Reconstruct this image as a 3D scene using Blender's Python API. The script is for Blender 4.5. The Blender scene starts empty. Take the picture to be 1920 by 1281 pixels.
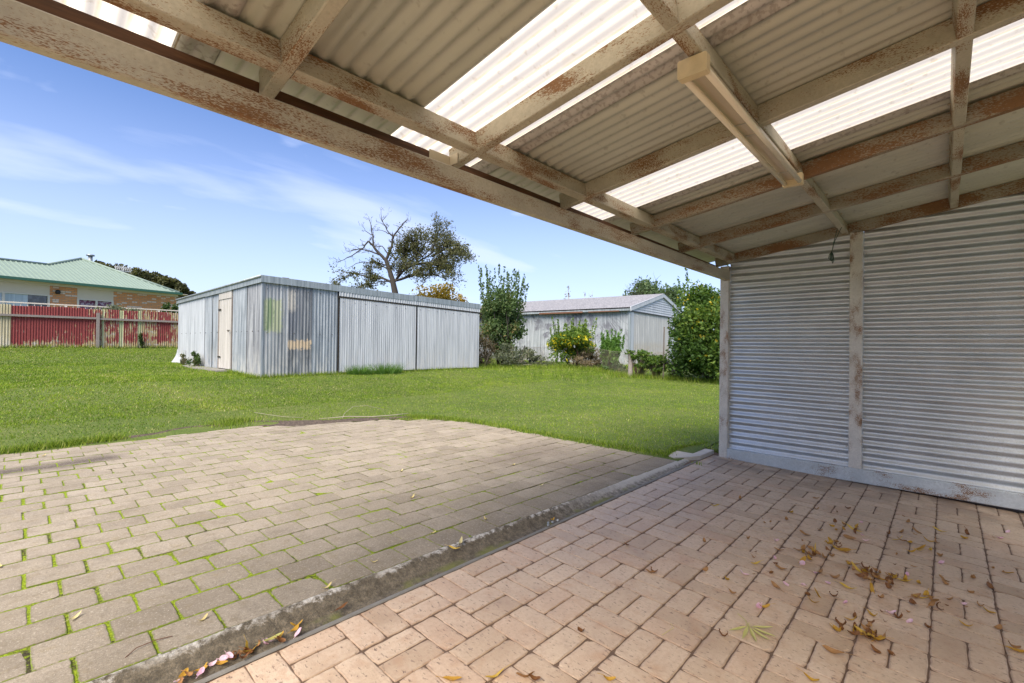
import bpy, math, random
import numpy as np
from mathutils import Matrix, Vector, noise as mnoise
random.seed(7); RS = np.random.RandomState(11)
R = math.radians
sc = bpy.context.scene
C = sc.collection

# ------------------------------------------------------------------ camera, world, sun, exposure
CAMP = (-5.4378, -2.0513, 1.2145)
def make_camera():
    yaw, pit, rol = R(43.0845), R(.44), R(.7309)
    fw = Vector((math.cos(pit)*math.cos(yaw), math.cos(pit)*math.sin(yaw), math.sin(pit)))
    r = Vector((math.sin(yaw), -math.cos(yaw), 0)); u = r.cross(fw)
    c, s = math.cos(rol), math.sin(rol)
    r, u = c*r+s*u, -s*r+c*u
    m = Matrix((r, u, -fw)).transposed().to_4x4(); m.translation = Vector(CAMP)
    cd = bpy.data.cameras.new('camera'); cd.sensor_width = 36; cd.lens = 16.278
    cd.clip_start = .02; cd.clip_end = 1000
    co = bpy.data.objects.new('camera', cd); C.objects.link(co); co.matrix_world = m
    sc.camera = co
make_camera()

SUN_EL, SUN_AZ = R(52), R(203)          # azimuth of the sun measured from +X (the sun stands behind the camera, to its left)
w = bpy.data.worlds.new("World"); sc.world = w; w.use_nodes = True
def build_world():
    nt = w.node_tree; N = nt.nodes; L = nt.links; N.clear()
    out = N.new('ShaderNodeOutputWorld'); bg = N.new('ShaderNodeBackground')
    sky = N.new('ShaderNodeTexSky'); sky.sky_type = 'NISHITA'; sky.sun_disc = False
    sky.sun_elevation = SUN_EL; sky.sun_rotation = R(90)-SUN_AZ
    sky.air_density = 1.15; sky.dust_density = .3; sky.ozone_density = 2.5
    tc = N.new('ShaderNodeTexCoord'); sep = N.new('ShaderNodeSeparateXYZ')
    L.new(tc.outputs['Generated'], sep.inputs[0])
    def math_(op, a, b=None, clamp=False):
        m = N.new('ShaderNodeMath'); m.operation = op; m.use_clamp = clamp
        for i, v in enumerate((a, b)):
            if v is None: continue
            if isinstance(v, (int, float)): m.inputs[i].default_value = v
            else: L.new(v, m.inputs[i])
        return m.outputs[0]
    zz = math_('MAXIMUM', math_('ADD', sep.outputs[2], .10), .04)
    px = math_('DIVIDE', sep.outputs[0], zz); py = math_('DIVIDE', sep.outputs[1], zz)
    cmb = N.new('ShaderNodeCombineXYZ'); L.new(px, cmb.inputs[0]); L.new(py, cmb.inputs[1])
    mp = N.new('ShaderNodeMapping'); mp.inputs['Rotation'].default_value = (0, 0, R(-35)); mp.inputs['Scale'].default_value = (.38, .8, 1)
    L.new(cmb.outputs[0], mp.inputs[0])
    n1 = N.new('ShaderNodeTexNoise'); n1.inputs['Scale'].default_value = 1.25; n1.inputs['Detail'].default_value = 6; n1.inputs['Roughness'].default_value = .5; n1.inputs['Distortion'].default_value = .2
    L.new(mp.outputs[0], n1.inputs[0])
    r1 = N.new('ShaderNodeMapRange'); r1.interpolation_type = 'SMOOTHSTEP'; r1.inputs[1].default_value = .36; r1.inputs[2].default_value = .66; r1.inputs[4].default_value = .66
    L.new(n1.outputs[0], r1.inputs[0])
    n2 = N.new('ShaderNodeTexNoise'); n2.inputs['Scale'].default_value = 1.9; n2.inputs['Detail'].default_value = 5; n2.inputs['Roughness'].default_value = .5
    L.new(cmb.outputs[0], n2.inputs[0])
    r2 = N.new('ShaderNodeMapRange'); r2.interpolation_type = 'SMOOTHSTEP'; r2.inputs[1].default_value = .50; r2.inputs[2].default_value = .74; r2.inputs[4].default_value = .5
    L.new(n2.outputs[0], r2.inputs[0])
    low = N.new('ShaderNodeMapRange'); low.interpolation_type = 'SMOOTHSTEP'; low.inputs[1].default_value = .5; low.inputs[2].default_value = -.02; low.inputs[3].default_value = 0.0; low.inputs[4].default_value = .66
    L.new(sep.outputs[2], low.inputs[0])
    cov = math_('MAXIMUM', math_('MAXIMUM', r1.outputs[0], r2.outputs[0]), low.outputs[0], True)
    tint = N.new('ShaderNodeMix'); tint.data_type = 'RGBA'; tint.blend_type = 'MULTIPLY'; tint.inputs[0].default_value = 1
    L.new(sky.outputs[0], tint.inputs[6]); tint.inputs[7].default_value = (.60, .76, 1.08, 1)
    mix = N.new('ShaderNodeMix'); mix.data_type = 'RGBA'
    L.new(cov, mix.inputs[0]); L.new(tint.outputs[2], mix.inputs[6]); mix.inputs[7].default_value = (5.6, 6.2, 8.1, 1)
    L.new(mix.outputs[2], bg.inputs[0]); bg.inputs[1].default_value = .068
    L.new(bg.outputs[0], out.inputs[0])
build_world()
sd = bpy.data.lights.new('sun', 'SUN'); sd.energy = 3.4; sd.angle = R(48); sd.color = (1, .90, .75)
so = bpy.data.objects.new('sun', sd); C.objects.link(so)
so.rotation_euler = Vector((math.cos(SUN_EL)*math.cos(SUN_AZ), math.cos(SUN_EL)*math.sin(SUN_AZ), math.sin(SUN_EL))).to_track_quat('Z', 'Y').to_euler()
so.location = (-8, -8, 12)
sc.view_settings.view_transform = 'Standard'; sc.view_settings.look = 'None'
sc.view_settings.exposure = 1.38; sc.view_settings.gamma = 1
sc.render.engine = 'CYCLES'
sc.cycles.max_bounces = 8; sc.cycles.diffuse_bounces = 5; sc.cycles.transmission_bounces = 6; sc.cycles.transparent_max_bounces = 8

# ------------------------------------------------------------------ node helper
class M:
    def __init__(s, name):
        s.m = bpy.data.materials.new(name); s.m.use_nodes = True
        s.nt = s.m.node_tree; s.N = s.nt.nodes; s.L = s.nt.links; s.N.clear()
        s.out = s.N.new('ShaderNodeOutputMaterial')
        s.p = s.N.new('ShaderNodeBsdfPrincipled'); s.L.new(s.p.outputs[0], s.out.inputs[0])
        s.tc = s.N.new('ShaderNodeTexCoord')
    def put(s, sock, v):
        if isinstance(v, bpy.types.NodeSocket): s.L.new(v, sock)
        elif isinstance(v, (tuple, list)): sock.default_value = (*v, 1) if (len(v) == 3 and sock.type == 'RGBA') else v
        else: sock.default_value = v
    def co(s, scale=(1, 1, 1), src='Object'):
        mp = s.N.new('ShaderNodeMapping'); mp.inputs['Scale'].default_value = scale
        s.L.new(s.tc.outputs[src], mp.inputs[0]); return mp.outputs[0]
    def noise(s, scale, detail=4, rough=.55, vec=None, dist=0):
        n = s.N.new('ShaderNodeTexNoise'); n.inputs['Scale'].default_value = scale; n.inputs['Detail'].default_value = detail
        n.inputs['Roughness'].default_value = rough; n.inputs['Distortion'].default_value = dist
        s.L.new(vec if vec is not None else s.tc.outputs['Object'], n.inputs[0]); return n.outputs[0]
    def vor(s, scale, vec=None):
        n = s.N.new('ShaderNodeTexVoronoi'); n.inputs['Scale'].default_value = scale
        s.L.new(vec if vec is not None else s.tc.outputs['Object'], n.inputs[0]); return n.outputs[0]
    def rng(s, v, a, b, lo=0., hi=1.):
        n = s.N.new('ShaderNodeMapRange'); n.inputs[1].default_value = a; n.inputs[2].default_value = b
        n.inputs[3].default_value = lo; n.inputs[4].default_value = hi; s.L.new(v, n.inputs[0]); return n.outputs[0]
    def math(s, op, a, b=0., clamp=False):
        n = s.N.new('ShaderNodeMath'); n.operation = op; n.use_clamp = clamp; s.put(n.inputs[0], a); s.put(n.inputs[1], b); return n.outputs[0]
    def mix(s, f, a, b, mode='MIX'):
        n = s.N.new('ShaderNodeMix'); n.data_type = 'RGBA'; n.blend_type = mode
        s.put(n.inputs[0], f); s.put(n.inputs[6], a); s.put(n.inputs[7], b); return n.outputs[2]
    def attr(s, name='rnd'):
        n = s.N.new('ShaderNodeAttribute'); n.attribute_name = name; return n.outputs['Fac']
    def ramp(s, v, stops):
        n = s.N.new('ShaderNodeValToRGB'); e = n.color_ramp.elements
        while len(e) < len(stops): e.new(.5)
        for k, (p, c) in enumerate(stops): e[k].position = p; e[k].color = (*c, 1)
        s.L.new(v, n.inputs[0]); return n.outputs[0]
    def sep(s, vec=None):
        n = s.N.new('ShaderNodeSeparateXYZ'); s.L.new(vec if vec is not None else s.tc.outputs['Object'], n.inputs[0]); return n.outputs
    def bump(s, h, strength=.3, dist=.01):
        n = s.N.new('ShaderNodeBump'); n.inputs['Strength'].default_value = strength; n.inputs['Distance'].default_value = dist
        s.L.new(h, n.inputs['Height']); s.L.new(n.outputs[0], s.p.inputs['Normal'])
    def fin(s, col, rough=.7, metal=0., spec=None):
        s.put(s.p.inputs['Base Color'], col); s.put(s.p.inputs['Roughness'], rough); s.put(s.p.inputs['Metallic'], metal)
        if spec is not None: s.p.inputs['Specular IOR Level'].default_value = spec
        return s.m
    def box(s, xyz, lo, hi, wob=None, soft=.02):
        """soft mask inside an axis box; lo/hi may hold None for an open side"""
        f = None
        for k in range(3):
            v = xyz[k]
            if wob is not None: v = s.math('ADD', v, wob)
            for lim, sg in ((lo[k], 1), (hi[k], -1)):
                if lim is None: continue
                a = s.rng(v, lim-soft, lim+soft) if sg > 0 else s.rng(v, lim-soft, lim+soft, 1., 0.)
                f = a if f is None else s.math('MULTIPLY', f, a)
        return f
def simple(name, col, rough=.7, metal=0., var=.15, scale=8, bump=0.):
    m = M(name); n = m.noise(scale, 5)
    c = m.mix(n, tuple(x*(1-var) for x in col), tuple(min(1, x*(1+var)) for x in col))
    if bump: m.bump(m.noise(scale*6, 4), bump, .004)
    return m.fin(c, rough, metal)
MAT = {}
def rusty(name, sc3, amount, base=(.50, .45, .35)):
    m = M(name); v = m.co(sc3)
    fine = m.noise(5.5, 6, .66, v); big = m.noise(1.7, 3, .5, m.co((sc3[0]*.10, sc3[1]*.10, sc3[2]*.10)))
    dirt = m.noise(6, 4)
    thr = m.math('ADD', fine, m.math('MULTIPLY', big, .95))
    mask = m.rng(thr, amount-.02, amount+.045)
    paint = m.mix(m.rng(dirt, .3, .7), tuple(x*.78 for x in base), base)
    paint = m.mix(m.rng(m.noise(70, 3), .35, .7, 0, .5), paint, tuple(x*.62 for x in base))
    rust = m.mix(m.noise(55, 4), (.26, .13, .052), (.15, .075, .036))
    m.bump(m.noise(120, 4), .35, .003)
    return m.fin(m.mix(mask, paint, rust), m.rng(mask, 0, 1, .55, .85))
MAT['rust_x'] = rusty('flaking_paint_beam', (14, 60, 60), 1.07)
MAT['rust_x2'] = rusty('flaking_paint_nogging', (18, 50, 50), 1.035)
MAT['rust_y'] = rusty('flaking_paint_rafter', (50, 16, 50), 1.045)
MAT['rust_y2'] = rusty('heavy_rust_rafter', (40, 13, 40), .945, (.36, .32, .25))
MAT['rust_z'] = rusty('speckled_post_paint', (60, 60, 30), 1.075, (.66, .62, .55))
MAT['plate'] = rusty('bottom_plate_paint', (34, 20, 50), 1.09, (.55, .58, .58))
def mk():
    # roof sheets from below
    m = M('dull_zinc_sheet'); n = m.noise(1, 5, .6, m.co((3, .7, 3))); sp = m.noise(26, 3)
    c = m.mix(m.rng(n, .3, .7), (.42, .42, .36), (.58, .575, .50)); c = m.mix(m.rng(sp, .62, .72, 0, .35), c, (.2, .17, .13))
    MAT['zinc'] = m.fin(c, m.rng(n, .3, .7, .45, .6), .4)
    m = M('spotted_lap_sheet'); n = m.noise(5, 4); sp = m.noise(48, 3, .5)
    c = m.mix(m.rng(n, .3, .7), (.42, .40, .37), (.54, .51, .48)); c = m.mix(m.rng(sp, .52, .60, 0, .55), c, (.24, .21, .18))
    MAT['spot'] = m.fin(c, .6, .35)
    # translucent sheet
    m = M('clear_fibreglass_sheet'); N = m.N; L = m.L
    n = m.noise(1, 5, .6, m.co((8, 1.2, 1))); sp = m.noise(24, 3); big = m.noise(2.3, 4)
    c = m.mix(m.rng(sp, .60, .68, 0, .4), (.73, .655, .53), (.48, .37, .24)); c = m.mix(m.rng(n, .5, .75, 0, .4), c, (.86, .80, .68)); c = m.mix(m.rng(big, .64, .74, 0, .5), c, (.62, .48, .26))
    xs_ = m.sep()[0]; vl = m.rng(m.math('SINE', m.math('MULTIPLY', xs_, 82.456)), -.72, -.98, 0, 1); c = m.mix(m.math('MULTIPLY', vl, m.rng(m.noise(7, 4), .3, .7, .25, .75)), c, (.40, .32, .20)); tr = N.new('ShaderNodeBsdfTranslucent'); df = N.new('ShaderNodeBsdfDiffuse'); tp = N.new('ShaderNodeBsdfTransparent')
    L.new(c, tr.inputs[0]); L.new(c, df.inputs[0]); tp.inputs[0].default_value = (1, .97, .9, 1)
    a = N.new('ShaderNodeMixShader'); a.inputs[0].default_value = .06; L.new(tr.outputs[0], a.inputs[1]); L.new(df.outputs[0], a.inputs[2])
    b = N.new('ShaderNodeMixShader'); b.inputs[0].default_value = .03; L.new(a.outputs[0], b.inputs[1]); L.new(tp.outputs[0], b.inputs[2])
    L.new(b.outputs[0], m.out.inputs[0]); MAT['clear'] = m.m
    # wall sheet: shiny zincalume
    m = M('zincalume_wall_sheet'); n = m.noise(1, 6, .65, m.co((1.5, 3, 3))); dust = m.noise(90, 3, .7); big = m.noise(1.6, 4)
    c = m.mix(m.rng(n, .3, .7), (.50, .53, .55), (.61, .64, .665))
    d = m.math('MULTIPLY', m.rng(dust, .5, .62), m.rng(big, .4, .6)); c = m.mix(m.math('MULTIPLY', d, .3), c, (.5, .46, .4))
    MAT['wall'] = m.fin(c, m.math('ADD', m.rng(n, .3, .7, .40, .46), m.math('MULTIPLY', d, .2)), .78)
    # timber
    m = M('dark_stained_timber'); g = m.noise(1, 6, .6, m.co((3, 40, 40)), .6)
    MAT['timber'] = m.fin(m.ramp(g, [(.25, (.035, .014, .006)), (.55, (.11, .045, .018)), (.8, (.20, .095, .04))]), .7)
    MAT['white_enamel'] = simple('aged_cream_enamel', (.50, .43, .32), .4, 0, .12, 12)
    MAT['endcap'] = simple('yellowed_plastic', (.60, .48, .30), .5, 0, .25, 20)
    MAT['tube'] = simple('fluorescent_tube_glass', (.80, .71, .58), .25, 0, .05, 8)
    MAT['steel'] = simple('zinc_bracket', (.5, .48, .42), .4, .7, .2, 30)
    MAT['darksteel'] = simple('dark_strap_steel', (.05, .04, .03), .5, .4, .3, 30)
    MAT['greencord'] = simple('green_cord', (.05, .09, .07), .6, 0, .3, 60)
    # clay brick
    m = M('pink_clay_brick'); r_ = m.attr(); n = m.noise(5, 5); pit = m.noise(1, 4, .68, m.co((95, 34, 60))); big = m.noise(.9, 4); e = m.attr('edge')
    c = m.ramp(r_, [(0, (.43, .30, .185)), (.3, (.54, .40, .265)), (.7, (.60, .45, .305)), (1, (.51, .345, .22))])
    c = m.mix(m.rng(n, .35, .7, 0, .5), c, (.72, .57, .42)); c = m.mix(m.rng(m.noise(13, 5), .52, .75, 0, .5), c, (.46, .26, .14)); c = m.mix(m.rng(m.noise(60, 3), .45, .65, 0, .3), c, (.40, .25, .17))
    c = m.mix(m.rng(pit, .60, .66, 0, .8), c, (.13, .08, .06)); c = m.mix(m.rng(big, .52, .70, 0, .45), c, (.36, .25, .18))
    c = m.mix(m.math('MULTIPLY', m.rng(m.math('ADD', e, m.math('MULTIPLY', m.math('SUBTRACT', m.noise(24, 4), .5), 1.2)), .55, 1.1), .5), c, (.24, .14, .09))
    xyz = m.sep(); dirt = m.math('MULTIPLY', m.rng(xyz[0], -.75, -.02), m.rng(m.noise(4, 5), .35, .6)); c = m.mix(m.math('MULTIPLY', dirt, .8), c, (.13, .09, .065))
    m.bump(m.math('ADD', m.noise(160, 3), pit), .35, .003); MAT['clay'] = m.fin(c, m.rng(n, .3, .7, .40, .62))
    m = M('patio_joint_grit'); MAT['clayjoint'] = m.fin(m.mix(m.noise(30, 4), (.09, .055, .035), (.20, .13, .085)), .95)
    # beige paver
    m = M('beige_concrete_paver'); r_ = m.attr(); n = m.noise(3, 5); g = m.noise(230, 2, .6); xyz = m.sep(); e = m.attr('edge')
    c = m.ramp(r_, [(0, (.205, .172, .128)), (.5, (.265, .225, .168)), (1, (.32, .275, .21))])
    c = m.mix(m.rng(n, .35, .7, 0, .55), c, (.37, .315, .25)); c = m.mix(m.rng(m.noise(18, 4), .54, .70, 0, .35), c, (.27, .20, .08)); c = m.mix(m.rng(m.noise(9, 6, .7), .5, .64, 0, .45), c, (.17, .145, .115))
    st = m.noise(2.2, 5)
    near = m.math('MULTIPLY', m.rng(xyz[1], 1.9, .1), .5); c = m.mix(m.math('MULTIPLY', near, m.rng(st, .3, .6)), c, (.17, .14, .095))  # soft roof shade painted into the pavers, deepening towards the kerb
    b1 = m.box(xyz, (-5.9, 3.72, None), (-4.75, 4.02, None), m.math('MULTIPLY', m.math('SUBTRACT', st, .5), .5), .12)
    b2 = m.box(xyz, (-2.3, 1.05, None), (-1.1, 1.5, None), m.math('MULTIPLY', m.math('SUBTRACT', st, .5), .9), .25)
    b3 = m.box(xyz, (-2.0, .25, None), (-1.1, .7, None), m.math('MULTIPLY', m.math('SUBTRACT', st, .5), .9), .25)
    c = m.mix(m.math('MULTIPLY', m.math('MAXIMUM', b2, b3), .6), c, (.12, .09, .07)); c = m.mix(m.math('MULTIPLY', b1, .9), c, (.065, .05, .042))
    c = m.mix(m.rng(g, .52, .66, 0, .55), c, (.15, .12, .09)); c = m.mix(m.rng(m.noise(140, 2), .63, .7, 0, .6), c, (.52, .47, .40))
    mg = m.math('MULTIPLY', m.math('SUBTRACT', m.noise(7, 4), .5), .9); e2 = m.math('ADD', m.math('ADD', e, mg), m.math('MULTIPLY', m.math('SUBTRACT', m.noise(70, 3), .5), .9)); lim = m.rng(xyz[0], -5.6, -1.0, .76, 1.0)
    c = m.mix(m.rng(m.math('SUBTRACT', e2, lim), -.25, .2, 0, .7), c, (.10, .085, .045)); c = m.mix(m.rng(m.math('SUBTRACT', e2, lim), .05, .16), c, m.mix(m.noise(60, 3), (.08, .12, .01), (.19, .24, .02)))
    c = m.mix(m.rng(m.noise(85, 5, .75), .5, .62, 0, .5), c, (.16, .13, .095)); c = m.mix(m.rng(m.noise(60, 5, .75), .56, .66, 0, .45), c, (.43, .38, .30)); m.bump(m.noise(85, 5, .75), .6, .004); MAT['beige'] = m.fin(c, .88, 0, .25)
    m = M('mossy_joint'); n = m.noise(2.2, 4); f = m.noise(48, 4, .7); xyz = m.sep()
    lim = m.rng(xyz[0], -5.4, -1.0, .42, .53)
    k = m.rng(m.math('SUBTRACT', m.math('ADD', m.math('MULTIPLY', n, .6), m.math('MULTIPLY', f, .4)), lim), -.03, .05)
    m.bump(m.noise(160, 4), 1, .01)
    MAT['moss'] = m.fin(m.mix(k, m.mix(f, (.035, .03, .02), (.09, .08, .04)), m.mix(m.rng(m.noise(75, 4, .7), .3, .6), (.07, .10, .010), (.28, .36, .025))), .95, 0, .1)
    # kerb
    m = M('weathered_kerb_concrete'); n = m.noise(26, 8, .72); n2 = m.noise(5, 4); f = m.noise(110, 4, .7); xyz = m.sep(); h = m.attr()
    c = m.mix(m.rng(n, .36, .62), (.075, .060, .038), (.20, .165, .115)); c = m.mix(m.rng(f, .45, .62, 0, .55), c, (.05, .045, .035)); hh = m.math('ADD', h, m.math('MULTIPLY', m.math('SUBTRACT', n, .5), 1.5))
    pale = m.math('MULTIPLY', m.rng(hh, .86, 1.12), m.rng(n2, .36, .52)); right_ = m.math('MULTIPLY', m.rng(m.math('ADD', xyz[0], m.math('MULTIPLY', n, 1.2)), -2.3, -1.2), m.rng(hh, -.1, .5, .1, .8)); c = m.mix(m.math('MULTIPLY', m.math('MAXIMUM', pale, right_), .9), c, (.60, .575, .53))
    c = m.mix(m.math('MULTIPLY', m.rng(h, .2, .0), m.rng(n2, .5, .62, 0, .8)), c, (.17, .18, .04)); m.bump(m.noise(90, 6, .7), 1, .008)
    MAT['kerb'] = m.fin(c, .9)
    MAT['strip'] = simple('pale_mortar_strip', (.19, .18, .16), .85, 0, .35, 16, .4)
    MAT['slab'] = simple('pale_concrete_slab', (.44, .40, .345), .9, 0, .25, 9, .5)
    m = M('dark_bark_soil'); n = m.noise(30, 6, .7); MAT['soil'] = m.fin(m.ramp(n, [(.3, (.03, .02, .014)), (.52, (.085, .06, .042)), (.7, (.20, .15, .11))]), .95); m.bump(m.noise(60, 5), 1, .02)
    # lawn
    m = M('lawn_ground'); n = m.noise(.5, 5); n2 = m.noise(7, 5); n3 = m.noise(55, 3)
    c = m.mix(m.rng(n, .35, .65), (.075, .115, .018), (.13, .15, .04)); c = m.mix(m.rng(n2, .48, .72, 0, .5), c, (.17, .18, .05)); c = m.mix(m.rng(n3, .4, .65, 0, .65), c, (.05, .085, .015))
    m.bump(m.noise(30, 4), .8, .03); MAT['lawn'] = m.fin(c, .9, 0, .2)
    def leaf(name, stops, transl=.35, rough=.6, spec=.3):
        m = M(name); c = m.ramp(m.attr(), stops); m.fin(c, rough, 0, spec)
        t = m.N.new('ShaderNodeBsdfTranslucent'); m.L.new(m.mix(1., c, (1.5, 1.55, .9), 'MULTIPLY'), t.inputs[0])
        a = m.N.new('ShaderNodeMixShader'); a.inputs[0].default_value = transl
        m.L.new(m.p.outputs[0], a.inputs[1]); m.L.new(t.outputs[0], a.inputs[2]); m.L.new(a.outputs[0], m.out.inputs[0]); MAT[name] = m.m
    leaf('grass_blade', [(0, (.035, .07, .010)), (.30, (.11, .185, .018)), (.60, (.20, .285, .028)), (.84, (.29, .36, .04)), (.90, (.31, .29, .09)), (1, (.42, .40, .20))], .35, .6, .25)
    leaf('dark_leaf', [(0, (.020, .045, .012)), (.6, (.045, .085, .02)), (1, (.09, .13, .03))])
    leaf('olive_leaf', [(0, (.045, .050, .024)), (.6, (.095, .105, .045)), (1, (.17, .15, .07))])
    leaf('gum_leaf', [(0, (.03, .035, .015)), (.6, (.065, .07, .025)), (1, (.13, .115, .04))])
    leaf('yellow_leaf', [(0, (.10, .10, .02)), (.5, (.27, .20, .03)), (1, (.50, .33, .05))])
    leaf('pear_leaf', [(0, (.045, .085, .028)), (.6, (.09, .145, .05)), (.86, (.16, .17, .07)), (1, (.30, .18, .08))])
    leaf('big_leaf', [(0, (.025, .06, .012)), (.5, (.065, .125, .020)), (.84, (.14, .20, .03)), (.93, (.42, .34, .03)), (1, (.60, .46, .04))])
    leaf('flower_leaf', [(0, (.05, .10, .015)), (.5, (.12, .20, .03)), (.74, (.19, .25, .04)), (.80, (.58, .48, .02)), (1, (.72, .60, .03))])
    leaf('fennel_leaf', [(0, (.05, .12, .02)), (.6, (.11, .22, .04)), (1, (.20, .29, .07))])
    leaf('pepper_leaf', [(0, (.05, .09, .04)), (.6, (.10, .155, .07)), (1, (.19, .24, .12))])
    leaf('grey_leaf', [(0, (.07, .09, .06)), (.6, (.14, .16, .10)), (1, (.24, .25, .17))])
    leaf('dry_weed', [(0, (.09, .07, .04)), (.6, (.18, .145, .09)), (1, (.32, .25, .17))])
    leaf('dry_brown_leaf', [(0, (.16, .065, .022)), (.5, (.27, .125, .045)), (1, (.37, .20, .08))], .15)
    leaf('fallen_yellow_leaf', [(0, (.42, .22, .03)), (.5, (.56, .35, .05)), (1, (.62, .45, .10))], .2)
    leaf('pale_leaf', [(0, (.50, .40, .17)), (1, (.62, .55, .30))], .2)
    leaf('green_yellow_leaf', [(0, (.42, .42, .14)), (1, (.62, .55, .24))], .2)
    leaf('pink_petal', [(0, (.62, .18, .36)), (.3, (.74, .45, .60)), (1, (.85, .76, .80))], .3)
    MAT['bark'] = simple('dark_bark', (.038, .032, .027), .9, 0, .4, 6, .6)
    MAT['pale_bark'] = simple('pale_dead_wood', (.30, .26, .21), .9, 0, .3, 9, .5)
    # shed sheets
    def galv(name, a, b, streak=.5, extra=None, rough=.5, metal=.25):
        m = M(name); s1 = m.noise(1, 6, .65, m.co((16, 16, .55))); s2 = m.noise(1, 5, .6, m.co((3, 3, .9))); f = m.noise(30, 5, .7)
        c = m.mix(m.rng(s1, .38, .62), tuple(x*.86 for x in a), tuple(x*1.06 for x in b)); c = m.mix(m.rng(s2, .5, .7, 0, streak), c, tuple(x*.62 for x in a)); c = m.mix(m.rng(f, .58, .70, 0, .35), c, tuple(min(1, x*1.45) for x in b))
        c = m.mix(m.math('MULTIPLY', m.rng(m.sep()[2], .75, .0), m.rng(m.noise(1, 4, .6, m.co((9, 9, 3))), .42, .58, 0, .55)), c, (.52, .50, .47))
        if extra: c = extra(m, c)
        m.bump(m.noise(12, 3), .2, .006)
        MAT[name] = m.fin(c, rough, metal)
    galv('galv_blue', (.205, .235, .27), (.38, .41, .445))
    galv('galv_worn', (.17, .18, .205), (.37, .38, .40), .6)
    def patches(m, c):
        x, y, z = m.sep()
        wob = m.math('MULTIPLY', m.math('SUBTRACT', m.noise(14, 5, .7), .5), .30)
        g1 = m.box((x, y, z), (.0, None, 1.05), (.42, None, 1.78), wob, .03); g2 = m.box((x, y, z), (.08, None, 1.08), (.24, None, 1.80), wob, .02)
        stripe = m.rng(m.noise(1, 2, .5, m.co((26, 1, .6))), .42, .55)
        c = m.mix(m.math('MULTIPLY', g1, .75), c, (.36, .39, .22)); return m.mix(m.math('MULTIPLY', g2, m.math('MULTIPLY', stripe, .75)), c, (.12, .20, .09))
    galv('galv_green_patch', (.23, .245, .265), (.43, .44, .45), .55, patches)
    def tan(m, c):
        x, y, z = m.sep(); wob = m.math('MULTIPLY', m.math('SUBTRACT', m.noise(15, 5, .7), .5), .34)
        a = m.box((x, y, z), (.56, None, .66), (1.10, None, .86), wob, .015); b = m.box((x, y, z), (.52, None, 1.55), (.72, None, 2.02), wob, .06)
        bl = m.math('MULTIPLY', m.box((x, y, z), (.5, None, .9), (.8, None, 1.7), wob, .15), .6)
        c = m.mix(bl, c, (.10, .11, .14)); c = m.mix(m.math('MULTIPLY', a, .9), c, (.52, .40, .27)); return m.mix(m.math('MULTIPLY', b, .7), c, (.50, .46, .40))
    galv('galv_tan_patch', (.115, .125, .145), (.27, .28, .295), .65, tan)
    galv('white_sheet', (.40, .42, .455), (.48, .50, .53), .12, None, .5, .05)
    galv('offwhite_sheet', (.36, .39, .43), (.46, .49, .53), .2, None, .5, .05)
    galv('door_cream', (.40, .38, .355), (.48, .455, .43), .15, None, .55, .0)
    galv('flashing', (.24, .275, .295), (.35, .385, .40), .35, None, .45, .35)
    galv('old_roof', (.19, .19, .205), (.31, .305, .32), .35, None, .6, .15)
    def scuff(m, c):
        n = m.noise(1, 6, .7, m.co((1.2, .55, .8)), 1.8); n2 = m.noise(.55, 3); f = m.noise(1, 5, .6, m.co((8, 8, 3)), 1.2)
        k = m.math('MULTIPLY', m.rng(n, .48, .56), m.math('MULTIPLY', m.rng(n2, .38, .50), m.rng(f, .35, .50)))
        return m.mix(m.math('MULTIPLY', k, .85, True), c, (.09, .09, .115))
    galv('scuffed_white', (.25, .28, .305), (.37, .40, .43), .15, scuff, .6, .0)
    def stain(m, c):
        x, y, z = m.sep(); n = m.noise(1, 5, .6, m.co((2, 2, 7)))
        return m.mix(m.math('MULTIPLY', m.rng(z, 1.15, .9), m.rng(n, .35, .6, .2, .6)), c, (.36, .31, .24))
    galv('stained_white', (.36, .36, .365), (.45, .45, .445), .12, stain, .6, .0)
    # red fence
    def peel(name, thr, undercoat=(.40, .31, .16), red=(.235, .040, .040)):
        m = M(name); n = m.noise(1, 6, .68, m.co((13, 13, 2.6))); n2 = m.noise(1.1, 3); z = m.sep()[2]
        k = m.rng(m.math('ADD', m.math('ADD', m.math('MULTIPLY', n, .75), m.math('MULTIPLY', n2, .35)), m.rng(z, .35, .0, 0, .22)), thr, thr+.03)
        c = m.mix(m.noise(5, 3), red, tuple(x*.75 for x in red)); u = m.mix(m.noise(4, 4), undercoat, tuple(x*.7 for x in undercoat)); u = m.mix(m.rng(m.noise(9, 4), .5, .7), u, (.42, .40, .38))
        MAT[name] = m.fin(m.mix(k, c, u), .75)
    peel('red_paint', .64); peel('red_peeling', .575); peel('red_mostly_gone', .515)
    galv('cream_fence_paint', (.34, .29, .17), (.46, .41, .29), .35, None, .8, 0); galv('lime_fence_paint', (.32, .34, .18), (.42, .44, .27), .3, None, .8, 0)
    MAT['grey_timber'] = simple('weathered_grey_timber', (.24, .21, .195), .9, 0, .35, 14, .5)
    MAT['cream_metal'] = simple('cream_powdercoat', (.66, .61, .50), .5, 0, .05)
    MAT['cream_wall'] = simple('cream_panel', (.64, .56, .42), .7, 0, .05, 3)
    m = M('orange_blend_brick'); v = m.N.new('ShaderNodeTexBrick'); v.inputs['Scale'].default_value = 1; v.inputs['Brick Width'].default_value = .24; v.inputs['Row Height'].default_value = .086
    v.inputs['Mortar Size'].default_value = .010; v.inputs['Color1'].default_value = (.62, .25, .08, 1); v.inputs['Color2'].default_value = (.70, .32, .12, 1); v.inputs['Mortar'].default_value = (.34, .25, .17, 1)
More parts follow.
